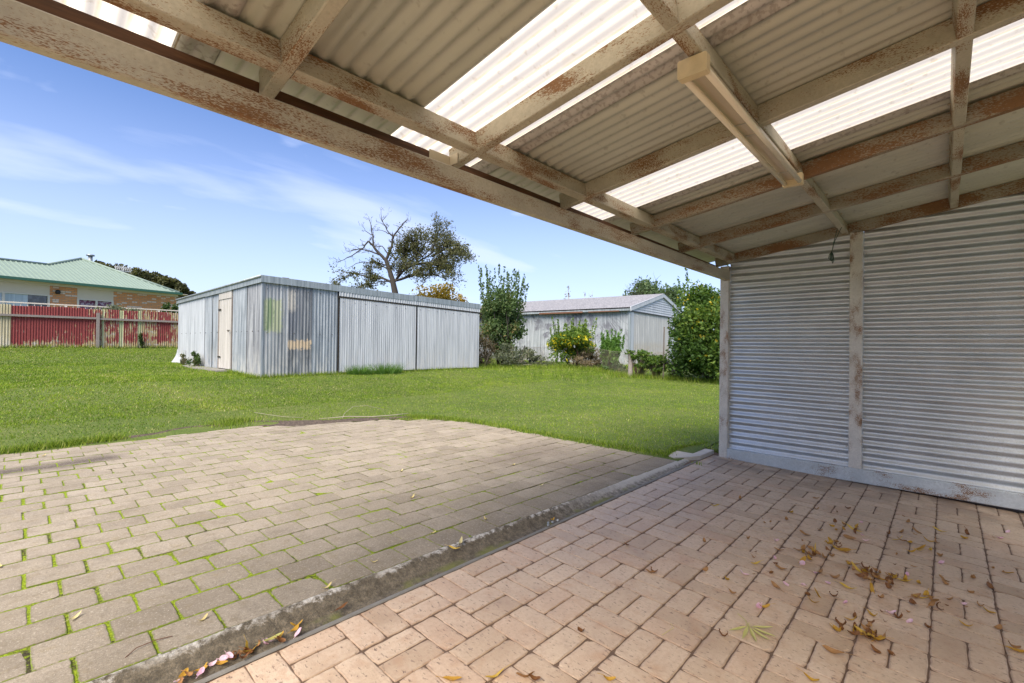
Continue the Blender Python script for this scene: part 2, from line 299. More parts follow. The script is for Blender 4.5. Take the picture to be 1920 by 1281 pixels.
    x, y, z = m.sep(); cb = m.N.new('ShaderNodeCombineXYZ'); m.L.new(m.math('ADD', x, m.math('MULTIPLY', y, .27)), cb.inputs[0]); m.L.new(z, cb.inputs[1]); m.L.new(cb.outputs[0], v.inputs[0])
    wv = m.N.new('ShaderNodeTexWhiteNoise'); sn = m.N.new('ShaderNodeVectorMath'); sn.operation = 'SNAP'; sn.inputs[1].default_value = (.24, .086, 1); m.L.new(cb.outputs[0], sn.inputs[0]); m.L.new(sn.outputs[0], wv.inputs[0])
    pale = m.math('MULTIPLY', m.rng(wv.outputs[0], .78, .8), m.rng(v.outputs['Fac'], .5, .4)); MAT['brick'] = m.fin(m.mix(m.math('MULTIPLY', pale, .85), v.outputs[0], (.74, .62, .50)), .8)
    MAT['green_roof'] = simple('green_roof_sheet', (.18, .24, .20), .6, 0, .10, 2)
    MAT['green_gutter'] = simple('dark_green_gutter', (.035, .12, .075), .4, 0, .1)
    m = M('window_glass'); MAT['glass'] = m.fin(m.mix(m.rng(m.noise(5, 4), .45, .6), (.02, .025, .03), (.08, .09, .10)), .05, 0, .8)
    m = M('painted_reflection_glass'); MAT['redglass'] = m.fin(m.mix(m.rng(m.noise(9, 6, .7), .47, .55), (.12, .012, .05), (.35, .28, .33)), .12, 0, .6)  # mottled purple-red reflection painted into the pane colour
    m = M('net_curtain'); MAT['curtain'] = m.fin(m.mix(m.rng(m.noise(1, 2, .5, m.co((18, 18, .2))), .3, .7), (.34, .42, .45), (.50, .58, .60)), .6)
    MAT['black'] = simple('black_plastic', (.02, .02, .02), .5, 0, .3)
    MAT['stake'] = simple('grey_star_picket', (.17, .14, .12), .7, .2, .3)
    MAT['mesh_wire'] = simple('rusted_wire', (.26, .21, .18), .6, .3, .3)
    MAT['rust_solid'] = simple('solid_rust', (.13, .06, .035), .85, 0, .35, 9)
    MAT['white_metal'] = simple('white_aerial', (.75, .75, .75), .4, .2, .05)
mk()

# ------------------------------------------------------------------ mesh helpers
class MB:
    def __init__(s): s.v = []; s.f = []; s.a = []; s.mi = []; s.n = 0; s.e = []
    def add(s, V, F, rnd=.5, mi=0):
        s.v.append(np.asarray(V, float).reshape(-1, 3)); 
        s.f += [tuple(i+s.n for i in f) for f in F]; k = len(s.v[-1])
        s.a.append(np.full(k, rnd) if np.isscalar(rnd) else np.asarray(rnd)); s.mi += [mi]*len(F); s.n += k
    def obj(s, name, mat, parent=None, smooth=False):
        V = np.concatenate(s.v)
        if parent is not None: V = V-np.array(wloc(parent))
        me = bpy.data.meshes.new(name); me.from_pydata(V.tolist(), [], s.f)
        at = me.attributes.new('rnd', 'FLOAT', 'POINT'); at.data.foreach_set('value', np.concatenate(s.a).astype(np.float32))
        if s.e: ea = me.attributes.new('edge', 'FLOAT', 'POINT'); ea.data.foreach_set('value', np.concatenate(s.e).astype(np.float32))
        mats = mat if isinstance(mat, list) else [mat]
        for m_ in mats: me.materials.append(MAT[m_])
        if len(mats) > 1: me.polygons.foreach_set('material_index', s.mi)
        if smooth: me.polygons.foreach_set('use_smooth', [True]*len(me.polygons))
        me.update(); o = bpy.data.objects.new(name, me); C.objects.link(o)
        if parent is not None: o.parent = parent
        return o
def wloc(o):
    v = Vector((0, 0, 0))
    while o is not None: v += o.location; o = o.parent
    return v
def tag(o, label=None, cat=None, group=None, kind=None):
    for k, v in (('label', label), ('category', cat), ('group', group), ('kind', kind)):
        if v: o[k] = v
    return o
def thing(name, label, cat, loc, group=None):
    o = bpy.data.objects.new(name, None); C.objects.link(o); o.location = loc; o.empty_display_size = .2
    return tag(o, label, cat, group)
def box8(c0, c1):
    (x0, y0, z0), (x1, y1, z1) = c0, c1
    V = [(x0, y0, z0), (x1, y0, z0), (x1, y1, z0), (x0, y1, z0), (x0, y0, z1), (x1, y0, z1), (x1, y1, z1), (x0, y1, z1)]
    return V, [(0, 3, 2, 1), (4, 5, 6, 7), (0, 1, 5, 4), (1, 2, 6, 5), (2, 3, 7, 6), (3, 0, 4, 7)]
def box(mb, c0, c1, rnd=.5, mi=0): mb.add(*box8(c0, c1), rnd, mi)
def bar(mb, A, B, side, up, w_, h, r=.004, rnd=.5):
    """rounded rectangular section from A to B; A,B = centre of the underside"""
    A, B, side, up = (np.array(q, float) for q in (A, B, side, up)); side /= np.linalg.norm(side); up /= np.linalg.norm(up)
    a = w_/2; P = [(-a+r, 0), (a-r, 0), (a, r), (a, h-r), (a-r, h), (-a+r, h), (-a, h-r), (-a, r)]
    V = [Q+side*x+up*y for Q in (A, B) for x, y in P]
    F = [(i, (i+1) % 8, (i+1) % 8+8, i+8) for i in range(8)]+[tuple(range(7, -1, -1)), tuple(range(8, 16))]
    mb.add(V, F, rnd)
def tube(mb, pts, radii, n=7, rnd=.5, caps=True):
    pts = [np.array(p, float) for p in pts]; V = []; F = []
    prev = None
    for i, p in enumerate(pts):
        d = pts[min(i+1, len(pts)-1)]-pts[max(i-1, 0)]; d = d/(np.linalg.norm(d)+1e-9)
        if prev is None:
            ref = np.array([0, 0, 1.]) if abs(d[2]) < .9 else np.array([1., 0, 0]); s_ = np.cross(d, ref)
        else: s_ = prev-d*(prev@d)
        s_ /= np.linalg.norm(s_)+1e-9; prev = s_; t = np.cross(d, s_); rr = radii[i] if hasattr(radii, '__len__') else radii
        for k in range(n):
            a = 2*math.pi*k/n; V.append(p+s_*math.cos(a)*rr+t*math.sin(a)*rr)
    for i in range(len(pts)-1):
        for k in range(n): F.append((i*n+k, i*n+(k+1) % n, (i+1)*n+(k+1) % n, (i+1)*n+k))
    if caps: F += [tuple(range(n-1, -1, -1)), tuple(range((len(pts)-1)*n, len(pts)*n))]
    mb.add(V, F, rnd)
def corr(mb, P0, along, across, normal, pitch=.0762, amp=.0085, seg=8, nal=1, phase=0, kind='sine', rnd=.5):
    """corrugated sheet: ribs run in direction `along`, profile is in `normal` over `across`"""
    P0, along, across, normal = (np.array(q, float) for q in (P0, along, across, normal)); W = np.linalg.norm(across); u = across/W
    k = max(2, int(round(W/pitch*seg))); t = np.linspace(0, W, k+1)
    if kind == 'sine': h = np.sin(2*math.pi*t/pitch+phase)*amp
    else:
        ph = (t/pitch+phase) % 1; h = np.clip((np.abs(ph-.5)-.38)*12, 0, 1)*amp
    V = []
    for j in range(nal+1): V.append(P0+along*(j/nal)+u[None, :]*t[:, None]+normal[None, :]*h[:, None])
    V = np.concatenate(V); F = [(j*(k+1)+i, j*(k+1)+i+1, (j+1)*(k+1)+i+1, (j+1)*(k+1)+i) for j in range(nal) for i in range(k)]
    mb.add(V, F, rnd)

# ------------------------------------------------------------------ ground
def base(x): return .07-.009*np.clip(np.asarray(x)+5.3, 0, 4.8)
def ground(x, y):
    x = np.asarray(x, float); y = np.asarray(y, float)
    t = np.clip(np.hypot(np.maximum(0, x+.7)/11, np.maximum(0, y-4.65)/4.5), 0, 1)
    z = base(x)+(.41-base(x))*t**1.25
    z = z+.06*np.clip((y-9)/8, 0, 1)+.40*np.clip((y-17.5)/6.5, 0, 1)+.25*np.clip((y-24)/10, 0, 1)
    edge = np.clip((np.maximum(x+.66, y-4.75))/.5, 0, 1); z = z+.012*edge
    return z+.012*np.sin(x*1.7+y*.9)*np.clip((y-5)/4, 0, 1)
def gz(x, y): return float(ground(x, y))
def edge_y(x):   # outer edge of the beige paving
    return np.interp(x, [-9, -5.5, -4.1, -3.2, -2.7, -2.1, -1.1], [4.55, 4.72, 4.88, 4.98, 4.72, 4.5, 4.22])
def build_ground():
    xs = np.unique(np.concatenate([np.linspace(-60, -12, 13), np.linspace(-12, 16, 113), np.linspace(-1.2, -.6, 13), np.linspace(16, 90, 20)]))
    ys = np.unique(np.concatenate([np.linspace(-.02, 1, 8), np.linspace(1, 26, 101), np.linspace(4, 5.2, 25), np.linspace(26, 140, 24)]))
    X, Y = np.meshgrid(xs, ys); Z = ground(X, Y)
    # below the pavers the soil lies lower
    Z = Z-.07*np.clip((edge_y(np.clip(X, -9, -1.1))-.06-Y)/.12, 0, 1)*np.clip((-.74-X)/.1, 0, 1)
    nx, ny = len(xs), len(ys); V = np.stack([X, Y, Z], -1).reshape(-1, 3)
    F = [(j*nx+i, j*nx+i+1, (j+1)*nx+i+1, (j+1)*nx+i) for j in range(ny-1) for i in range(nx-1)]
    mb = MB(); mb.add(V, F); mb.add([(x, -.02, z) for x, z0 in zip(xs, Z[0]) for z in (z0, -.4)], [(2*i, 2*i+1, 2*i+3, 2*i+2) for i in range(nx-1)]); tag(mb.obj('lawn', 'lawn', None, True), kind='structure')
    mb = MB(); mb.add([(.12, -60, .03), (90, -60, .03), (90, .0, .04), (.12, .0, .04)], [(0, 1, 2, 3)])
    mb.add([(.12, -60, .03), (.12, .0, .04), (.12, .0, -.3), (.12, -60, -.3)], [(0, 1, 2, 3)])
    mb.add([(-60, -60, -.25), (.12, -60, -.25), (.12, -.02, -.25), (-60, -.02, -.25)], [(0, 1, 2, 3)])
    tag(mb.obj('ground', 'lawn'), kind='structure')
build_ground()
BR = np.random.RandomState(55)
def brick(mb, x0, x1, y0, y1, zf, b=.004, th=.045, dz=0., rnd=.5, tilt=(0, 0), rot=0, rag=.0011, chip=.006):
    """one paver with a slightly ragged outline, rounded corners and worn edges"""
    cx, cy = (x0+x1)/2, (y0+y1)/2; hx, hy = (x1-x0)/2, (y1-y0)/2; nx_, ny_ = max(2, int(hx*2/.028)), max(2, int(hy*2/.028))
    P = [(-1+2*k/nx_, -1) for k in range(nx_)]+[(1, -1+2*k/ny_) for k in range(ny_)]+[(1-2*k/nx_, 1) for k in range(nx_)]+[(-1, 1-2*k/ny_) for k in range(ny_)]
    P = np.array(P, float); n = len(P); o = P*[hx, hy]; nrm = np.where(np.abs(P) > .999, np.sign(P), 0.)
    jit = rag*BR.normal(size=n); cor = (np.abs(P) > .999).all(1); jit = np.where(cor, -np.abs(BR.normal(size=n))*chip*.45-.0012, jit); V = []; E_ = []
    for ins, lev, ed in ((0, -th, 1.), (0, -b*.9, 1.), (b, 0, .8), (.017, 0, 0.)):
        q = o-nrm*np.minimum(ins, .3*min(hx, hy))+nrm*jit[:, None]*(1 if ins < .01 else 0)
        if rot: q = np.stack([q[:, 0]-q[:, 1]*rot, q[:, 1]+q[:, 0]*rot], 1)
        z = np.array([zf(cx+a, cy+c_) for a, c_ in q]) if ins == 0 and lev == -th else z
        V.append(np.stack([cx+q[:, 0], cy+q[:, 1], z+lev+dz+tilt[0]*q[:, 0]+tilt[1]*q[:, 1]+(-np.abs(jit)*.5 if ed == .8 else 0)], 1)); E_ += [ed]*n
    F = [tuple(range(3*n, 4*n))]
    for k in range(3): F += [(k*n+i, k*n+(i+1) % n, (k+1)*n+(i+1) % n, (k+1)*n+i) for i in range(n)]
    mb.add(np.concatenate(V), F, rnd); mb.e.append(np.array(E_))
def paving():
    # patio: clay bricks in basket weave
    rn = random.Random(3); mb = MB(); m = .235; zf = lambda x, y: .0224*y
    yk = -.128
    for j in range(0, 16):
        y1 = yk-j*m; y0 = y1-m; off = rn.uniform(-.01, .01)
        g = .0026
        for i in range(-1, 34):
            x1 = -.012-i*m+off-.12*(j % 2 == 9); x0 = x1-m
            if i == -1: x0, x1 = x1-.0, min(x1+m, .02); continue
            jx = rn.uniform(-.002, .002); dz = rn.uniform(-.002, .002); t = (rn.uniform(-.006, .006), rn.uniform(-.006, .006))
            if (i+j) % 2:
                h = (y0+y1)/2+rn.uniform(-.002, .002)
                for a, b in ((y0+g+rn.uniform(-.0012, .0014), h-.0026), (h+.0026, y1-g+rn.uniform(-.0014, .0012))): brick(mb, x0+.0010, x1-.0010, a, b, zf, .004, .045, dz+rn.uniform(-.001, .001), rn.random(), t, rn.uniform(-.004, .004))
            else:
                h = (x0+x1)/2+jx
                for a, b in ((x0+.0012, h-.001), (h+.001, x1-.0012)): brick(mb, a, b, y0+g+rn.uniform(-.001, .002), y1-g-rn.uniform(-.001, .002), zf, .004, .045, dz, rn.random(), t, rn.uniform(-.004, .004))
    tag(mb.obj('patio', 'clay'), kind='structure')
    mb = MB(); mb.add([(-9, -4.2, zf(0, -4.2)-.005), (.3, -4.2, zf(0, -4.2)-.005), (.3, -.10, -.0075), (-9, -.10, -.0075)], [(0, 1, 2, 3)]); mb.add([(-.8, -.135, -.004), (.12, -.135, -.004), (.12, .12, .02), (-.8, .12, .0)], [(0, 1, 2, 3)])
    tag(mb.obj('patio_bedding', 'clayjoint'), kind='structure')
    # beige pavers in running bond
    mb = MB(); rn = random.Random(5); zb = lambda x, y: float(base(x)); L_, W_ = .2185, .1955
    y = .045; j = 0
    while y < 5.1:
        x = -9-(L_/2 if j % 2 else 0)+rn.uniform(-.008, .008)
        while x < -.62:
            gap = .0022+.012*float(np.clip((-x-4.7)/.8, 0, 1))*(rn.random()*.7+.3)*float(np.clip((4.5-y)/2, 0, 1)); xa, xb = x+gap/2, x+L_-gap/2
            ya, yb = y+.0042+rn.uniform(-.0014, .0008), y+W_-.0040+rn.uniform(-.001, .0015)
            if j == 0: ya = .042-.055*float(np.clip((x+4.4)/3.9, 0, 1))
            x += L_
            if rn.random() < .03 and xb < -1: # cut paver
                pass
            xm = (xa+xb)/2
            if yb > edge_y(xm)+.05: continue
            if xb > -.66+.05*math.sin(y*2.4)+rn.uniform(-.06, .02):
                if xa < -.76: xb = -.68+rn.uniform(-.03, .02)
                else: continue
            if xm > -1.5 and y > 4.2-(xm+1.5)*1.1: continue
            brick(mb, xa, xb, ya, yb, zb, .003, .05, rn.uniform(-.0025, .0025), min(1, max(0, rn.gauss(.5, .25))), (rn.uniform(-.012, .012), rn.uniform(-.012, .012)), rn.uniform(-.009, .009), .0008, .0032)
        y += W_; j += 1
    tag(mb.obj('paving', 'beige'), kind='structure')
    # moss and dirt in the joints
    mb = MB(); xs = np.linspace(-9, -.66, 60); V = []
    for x in xs:
        b = float(base(x)); V += [(x, .048-.052*float(np.clip((x+4.4)/3.9, 0, 1)), b-.0035), (x, float(edge_y(x)), b-.0035)]
    mb.add(V, [(2*i, 2*i+2, 2*i+3, 2*i+1) for i in range(59)]); tag(mb.obj('moss', 'moss'), kind='structure')
    # kerb: a sloping concrete face from the pavers down to the patio
    rn = random.Random(8); mb = MB(); xs = np.linspace(-9, -.42, 240); V = []
    for x in xs:
        b = float(base(x)); nz = mnoise.noise((x*3, 1, 0))*.006; n2 = mnoise.noise((x*11, 5, 0))*.005; top = .030-.095*np.clip((x+4.4)/3.9, 0, 1)*.55
        f = -.062+.012*mnoise.noise((x*1.2, 9, 0))*.5
        V += [(x, f-.040, -.003), (x, f-.012, .0), (x, f+.006, .006+n2*.3), (x, (f+top)/2+n2, b*.52), (x, top-.012+nz, b-.010), (x, top+.003+nz, b-.002+n2*.2), (x, top+.03, b-.004), (x, top+.09, b-.012)]
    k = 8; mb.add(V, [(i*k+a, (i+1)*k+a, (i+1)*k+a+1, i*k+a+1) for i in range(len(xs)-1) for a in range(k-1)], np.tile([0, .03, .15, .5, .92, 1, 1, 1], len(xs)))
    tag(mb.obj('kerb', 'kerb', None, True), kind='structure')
    mb = MB(); V = []
    for x in np.linspace(-9, -.1, 120):
        q = mnoise.noise((x*5, 3, 0))*.003; V += [(x, -.127, -.0045), (x, -.123+q, .0002), (x, -.106+q, .0006), (x, -.098, -.006)]
    mb.add(V, [(i*4+a, (i+1)*4+a, (i+1)*4+a+1, i*4+a+1) for i in range(119) for a in range(3)]); tag(mb.obj('mortar_strip', 'strip'), kind='structure')
    # broken slab by the corner post
    mb = MB(); P = [(-.64, .05), (-.60, .13), (-.42, .16), (-.20, .175), (-.02, .15), (.04, .10), (.04, -.120), (-.36, -.122), (-.50, -.06)]
    V = [(x, y_, z) for z in (-.05, .041) for x, y_ in P]; n = len(P); mb.add(V, [tuple(range(n, 2*n))]+[(i, (i+1) % n, (i+1) % n+n, i+n) for i in range(n)])
    tag(mb.obj('concrete_footing', 'slab'), kind='structure')
    # bark soil strip between pavers and lawn
    mb = MB(); xs = np.linspace(-4.9, -1.0, 120); V = []
    for x in xs:
        e = float(edge_y(x)); wd = .14+.20*max(0, mnoise.noise((x*1.4, 0, 4)))+.10*math.exp(-((x+2.7)/.9)**2); lo = -.03-.06*max(0, mnoise.noise((x*3, 7, 4)))-.16*math.exp(-((x+2.75)/.4)**2)
        V += [(x, e+lo, float(base(x))+.001), (x, e+wd*.4, float(base(x))+.013), (x, e+wd, gz(x, e+wd)+.004)]
    mb.add(V, [(i*3+a, (i+1)*3+a, (i+1)*3+a+1, i*3+a+1) for i in range(len(xs)-1) for a in range(2)]); tag(mb.obj('soil', 'soil', None, True), kind='structure')
paving()

# ------------------------------------------------------------------ patio cover
def Zr(x, y): return 2.1109-.1488*y-.0038*x
def patio_cover():
    t = thing('patio_cover', 'rusty cream steel patio roof with corrugated zinc and clear sheets above the brick patio', 'patio roof', (-.0, -.24, 1.96))
    up = (0, .147, .989)
    RX = [-5.73, -4.796, -3.8677, -2.910, -1.9447, -.9962, .0]
    mb = MB(); bar(mb, (-6.3, -.268, 1.965+.028), (-.03, -.268, 1.965), (0, 1, 0), (0, 0, 1), .052, .102, .006); tag(mb.obj('fascia_beam', 'rust_x', t), 'cream beam along the open edge, speckled with rust')
    for i, x in enumerate(RX):
        y0, y1 = -.145, -3.88
        mb = MB(); bar(mb, (x, y0, Zr(x, y0)), (x, y1, Zr(x, y1)), (1, 0, 0), up, .05, .1); mb.obj('rafter', 'rust_y2' if i in (4, 5, 6) else 'rust_y', t)
    for y, wd in ((-.325, .062), (-1.353, .05), (-2.104, .05), (-3.1, .05)):
        for a, b in zip(RX[:-1], RX[1:]):
            mb = MB(); dz = .003
            bar(mb, (a+.0262, y, Zr(a, y)+dz), (b-.0262, y, Zr(b, y)+dz), (0, 1, -.147), up, wd, .094); mb.obj('nogging', 'rust_x2', t)
    for a, b in zip(RX[:-1], RX[1:]):
        mb = MB(); x0, x1 = a+.0262, b-.0262; V, F = box8((x0, -.143, 2.075), (x1, -.100, 2.2)); V = [(x, y, z-.0105*(x+4.8)*(z > 2.1)) for x, y, z in V]; mb.add(V, F); mb.obj('timber_plate', 'timber', t)
    # sheets, ribs run down the slope
    def sheet(x0, x1, mat, name, dz=0., lab=None):
        mb = MB(); y0, y1 = .16, -4.0; z0 = Zr(0, y0)+.101+.011+dz; L_ = y1-y0
        corr(mb, (x0, y0, z0-.0038*x0), (0, L_, -.1488*L_), (x1-x0, 0, -.0038*(x1-x0)), (0, .147, .989), .0762, .0095, 10, 24, x0*82.456)
        tag(mb.obj(name, mat, t, True), lab)
    cl = [(-5.70, -5.068), (-4.205, -3.645), (-2.705, -2.222)]
    ed = -6.1
    for a, b in cl:
        sheet(ed, a+.02, 'zinc', 'roof_sheet'); sheet(a, b, 'clear', 'translucent_sheet', .003, 'clear sheet letting daylight through'); sheet(b-.01, b+.20, 'spot', 'lapped_sheet', .003, 'spotted strip of zinc lapping the clear sheet'); ed = b+.12
    sheet(ed, .13, 'zinc', 'roof_sheet')
    mb = MB(); box(mb, (-4.50, -.1485, 2.10), (-4.345, -.1440, 2.155)); st = mb.obj('joining_strap', 'darksteel', t)
    for x in (-4.465, -4.375):
        mb = MB(); tube(mb, [(x, -.1485, 2.128), (x, -.153, 2.128)], .009, 10); mb.obj('bolt', 'steel', st)
    mb = MB(); box(mb, (-4.03, -.148, 2.145), (-3.90, -.1445, 2.20)); box(mb, (-3.8985, -.21, 2.152), (-3.8955, -.1445, 2.205)); mb.obj('angle_bracket', 'white_enamel', t)
    mb = MB(); box(mb, (-.045, -.30, 1.962), (-.028, -.236, 2.072)); mb.obj('end_plate', 'rust_x', t)
    # cream foam closers peeping over the noggings
    rn = random.Random(2)
    for y in (-1.353, -2.104):
        for x0, x1 in ((-5.05, -4.22), (-3.55, -2.72), (-2.06, -.1)):
            x = x0
            while x < x1:
                if rn.random() < .75:
                    h = rn.uniform(.010, .03); z = Zr(x, y)+.103; s = rn.uniform(.012, .024); yo = y-.028 if rn.random() < .1 else y+.027
                    mb = MB(); mb.add([(x, yo, z-.004), (x+s, yo, z-.004), (x+s*.8, yo+h, z-.002-.1488*h), (x+s*.3, yo+h*1.1, z-.004-.1488*h), (x, yo, z+.01), (x+s, yo, z+.01), (x+s*.8, yo+h, z+.006), (x+s*.3, yo+h*1.1, z+.006)], [(3, 2, 1, 0), (4, 5, 6, 7), (0, 1, 5, 4), (1, 2, 6, 5), (2, 3, 7, 6), (3, 0, 4, 7)]); mb.obj('foam_closer', 'white_enamel', t)
                x += .0762
patio_cover()
def light():
    x0, x1, y = -3.70, -2.09, -1.345; z = lambda x, d: Zr(x, y)+d
    t = thing('fluorescent_light', 'long twin tube fluorescent light fixed under the patio roof steelwork', 'ceiling light', (x0, y, z(x0, 0)))
    mb = MB(); P = [(-.028, 0), (-.028, -.020), (-.042, -.034), (-.010, -.040), (.010, -.040), (.042, -.034), (.028, -.020), (.028, 0)]
    V = [(x, y+a, z(x, b-.002)) for x in (x0, x1) for a, b in P]; n = 8; mb.add(V, [(i, (i+1) % n, (i+1) % n+n, i+n) for i in range(n)]+[tuple(range(7, -1, -1)), tuple(range(8, 16))]); mb.obj('housing', 'white_enamel', t)
    for s in (-1, 1):
        mb = MB(); tube(mb, [(x0+.03, y+s*.041, z(x0, -.060)), (x1-.03, y+s*.041, z(x1, -.060))], .0135, 14); mb.obj('tube', 'tube', t, True)
    for a, b in ((x0-.004, x0+.032), (x1-.032, x1+.004)):
        mb = MB(); bar(mb, (a, y, z(a, -.078)), (b, y, z(b, -.078)), (0, 1, 0), (0, 0, 1), .112, .072, .005); mb.obj('end_cap', 'endcap', t)
    for x in (-3.1, -2.95, -2.3):
        mb = MB(); box(mb, (x, y-.046, z(x, -.046)), (x+.004, y+.046, z(x, -.042))); mb.obj('clip', 'steel', t)
light()
def cord():
    t = thing('hanging_cord', 'tangle of dark green cord hanging from the patio roof', 'cord', (-.32, -1.30, Zr(-.32, -1.3)))
    z0 = Zr(-.32, -1.3)-.002; mb = MB()
    tube(mb, [(-.36, -1.335, z0+.02), (-.335, -1.30, z0-.12), (-.325, -1.285, z0-.20)], .003, 5); tube(mb, [(-.36, -1.375, z0+.04), (-.335, -1.31, z0-.10), (-.325, -1.285, z0-.20)], .003, 5)
    mb.obj('loop', 'greencord', t, True)
    rn = random.Random(4); mb = MB()
    for k in range(9):
        a = rn.uniform(0, 6.28); d = rn.uniform(.012, .035); l = rn.uniform(.06, .12); c = np.array([-.325, -1.285, z0-.19]); q = np.array([math.cos(a)*d, math.sin(a)*d, 0])
        tube(mb, [c, c+q*.8+[0, 0, -l*.4], c+q+[0, 0, -l*.8], c+q*.5+[0, 0, -l], c-q*.1+[0, 0, -l*.7], c], .0032, 5)
    mb.obj('knot', 'greencord', t, True)
cord()
def metal_wall():
    t = thing('corrugated_wall', 'shiny horizontal corrugated metal side wall framed by rust speckled posts', 'wall', (0, -.2, 0))
    mb = MB(); box(mb, (-.052, -3.8, -.09), (.048, -.2925, .09)); V = mb.v[0]; mb.v[0] = np.array([(x, y, z if z < 0 else .10+.0*y) for x, y, z in V])
    mb = MB(); bar(mb, (-.002, -.2935, -.03), (-.002, -3.8, -.03), (1, 0, 0), (0, 0, 1), .10, .128, .006); mb.obj('bottom_plate', 'plate', t)
    mb = MB(); bar(mb, (0, -.247, -.03), (0, -.247, 2.125), (1, 0, 0), (0, 1, 0), .09, .09, .005)
    mb.v[0] = mb.v[0]-np.array([0, .045, 0]); mb.obj('post', 'rust_z', t)
    mb = MB(); tube(mb, [(-.052, -.336, .10), (-.052, -.336, 2.1)], .004, 5); 
    for y0 in (-1.487, -2.68):
        mb = MB(); bar(mb, (0, y0, .099), (0, y0, Zr(0, y0+.05)-.004), (1, 0, 0), (0, 1, 0), .096, .1, .005); mb.obj('post', 'rust_z', t)
    rn = random.Random(6)
    for ya, yb in ((-.293, -1.386), (-1.488, -2.579), (-2.681, -3.8)):
        mb = MB(); nseg = 30; ys = np.linspace(ya, yb, nseg+1); z = .096; ps = .0762; V = []; ks = int((2.9-z)/ps*10); zs = z+np.arange(ks+1)*ps/10
        for y in ys:
            wob = .0012*np.sin(zs*3.1+y*2.3)+.0008*np.sin(y*9+zs*1.3)
            x = .012-np.cos(2*math.pi*(zs-z)/ps)*.0092+wob; top = Zr(0, y)+.09; V.append(np.stack([x, np.full_like(zs, y), np.minimum(zs, top)], -1))
        n = ks+1; mb.add(np.concatenate(V), [(i*n+a, i*n+a+1, (i+1)*n+a+1, (i+1)*n+a) for i in range(nseg) for a in range(ks)]); mb.obj('wall_sheet', 'wall', t, True)
        for y in (ya-.02, yb+.02):
            if y < -2.6: continue
            for k in range(2, 27, 4):
                z_ = .096+.0762*(k+.5); mb = MB(); tube(mb, [(.004, y, z_), (-.006, y, z_)], .006, 7); mb.obj('screw', 'steel', t)
metal_wall()
def unseen_house_wall():
    mb = MB(); box(mb, (-6.6, -4.1, -.2), (-2.6, -3.9, 2.74)); tag(mb.obj('unseen_house_wall', 'cream_wall'), kind='structure')  # out-of-view wall added behind the camera to trim light under the roof
unseen_house_wall()

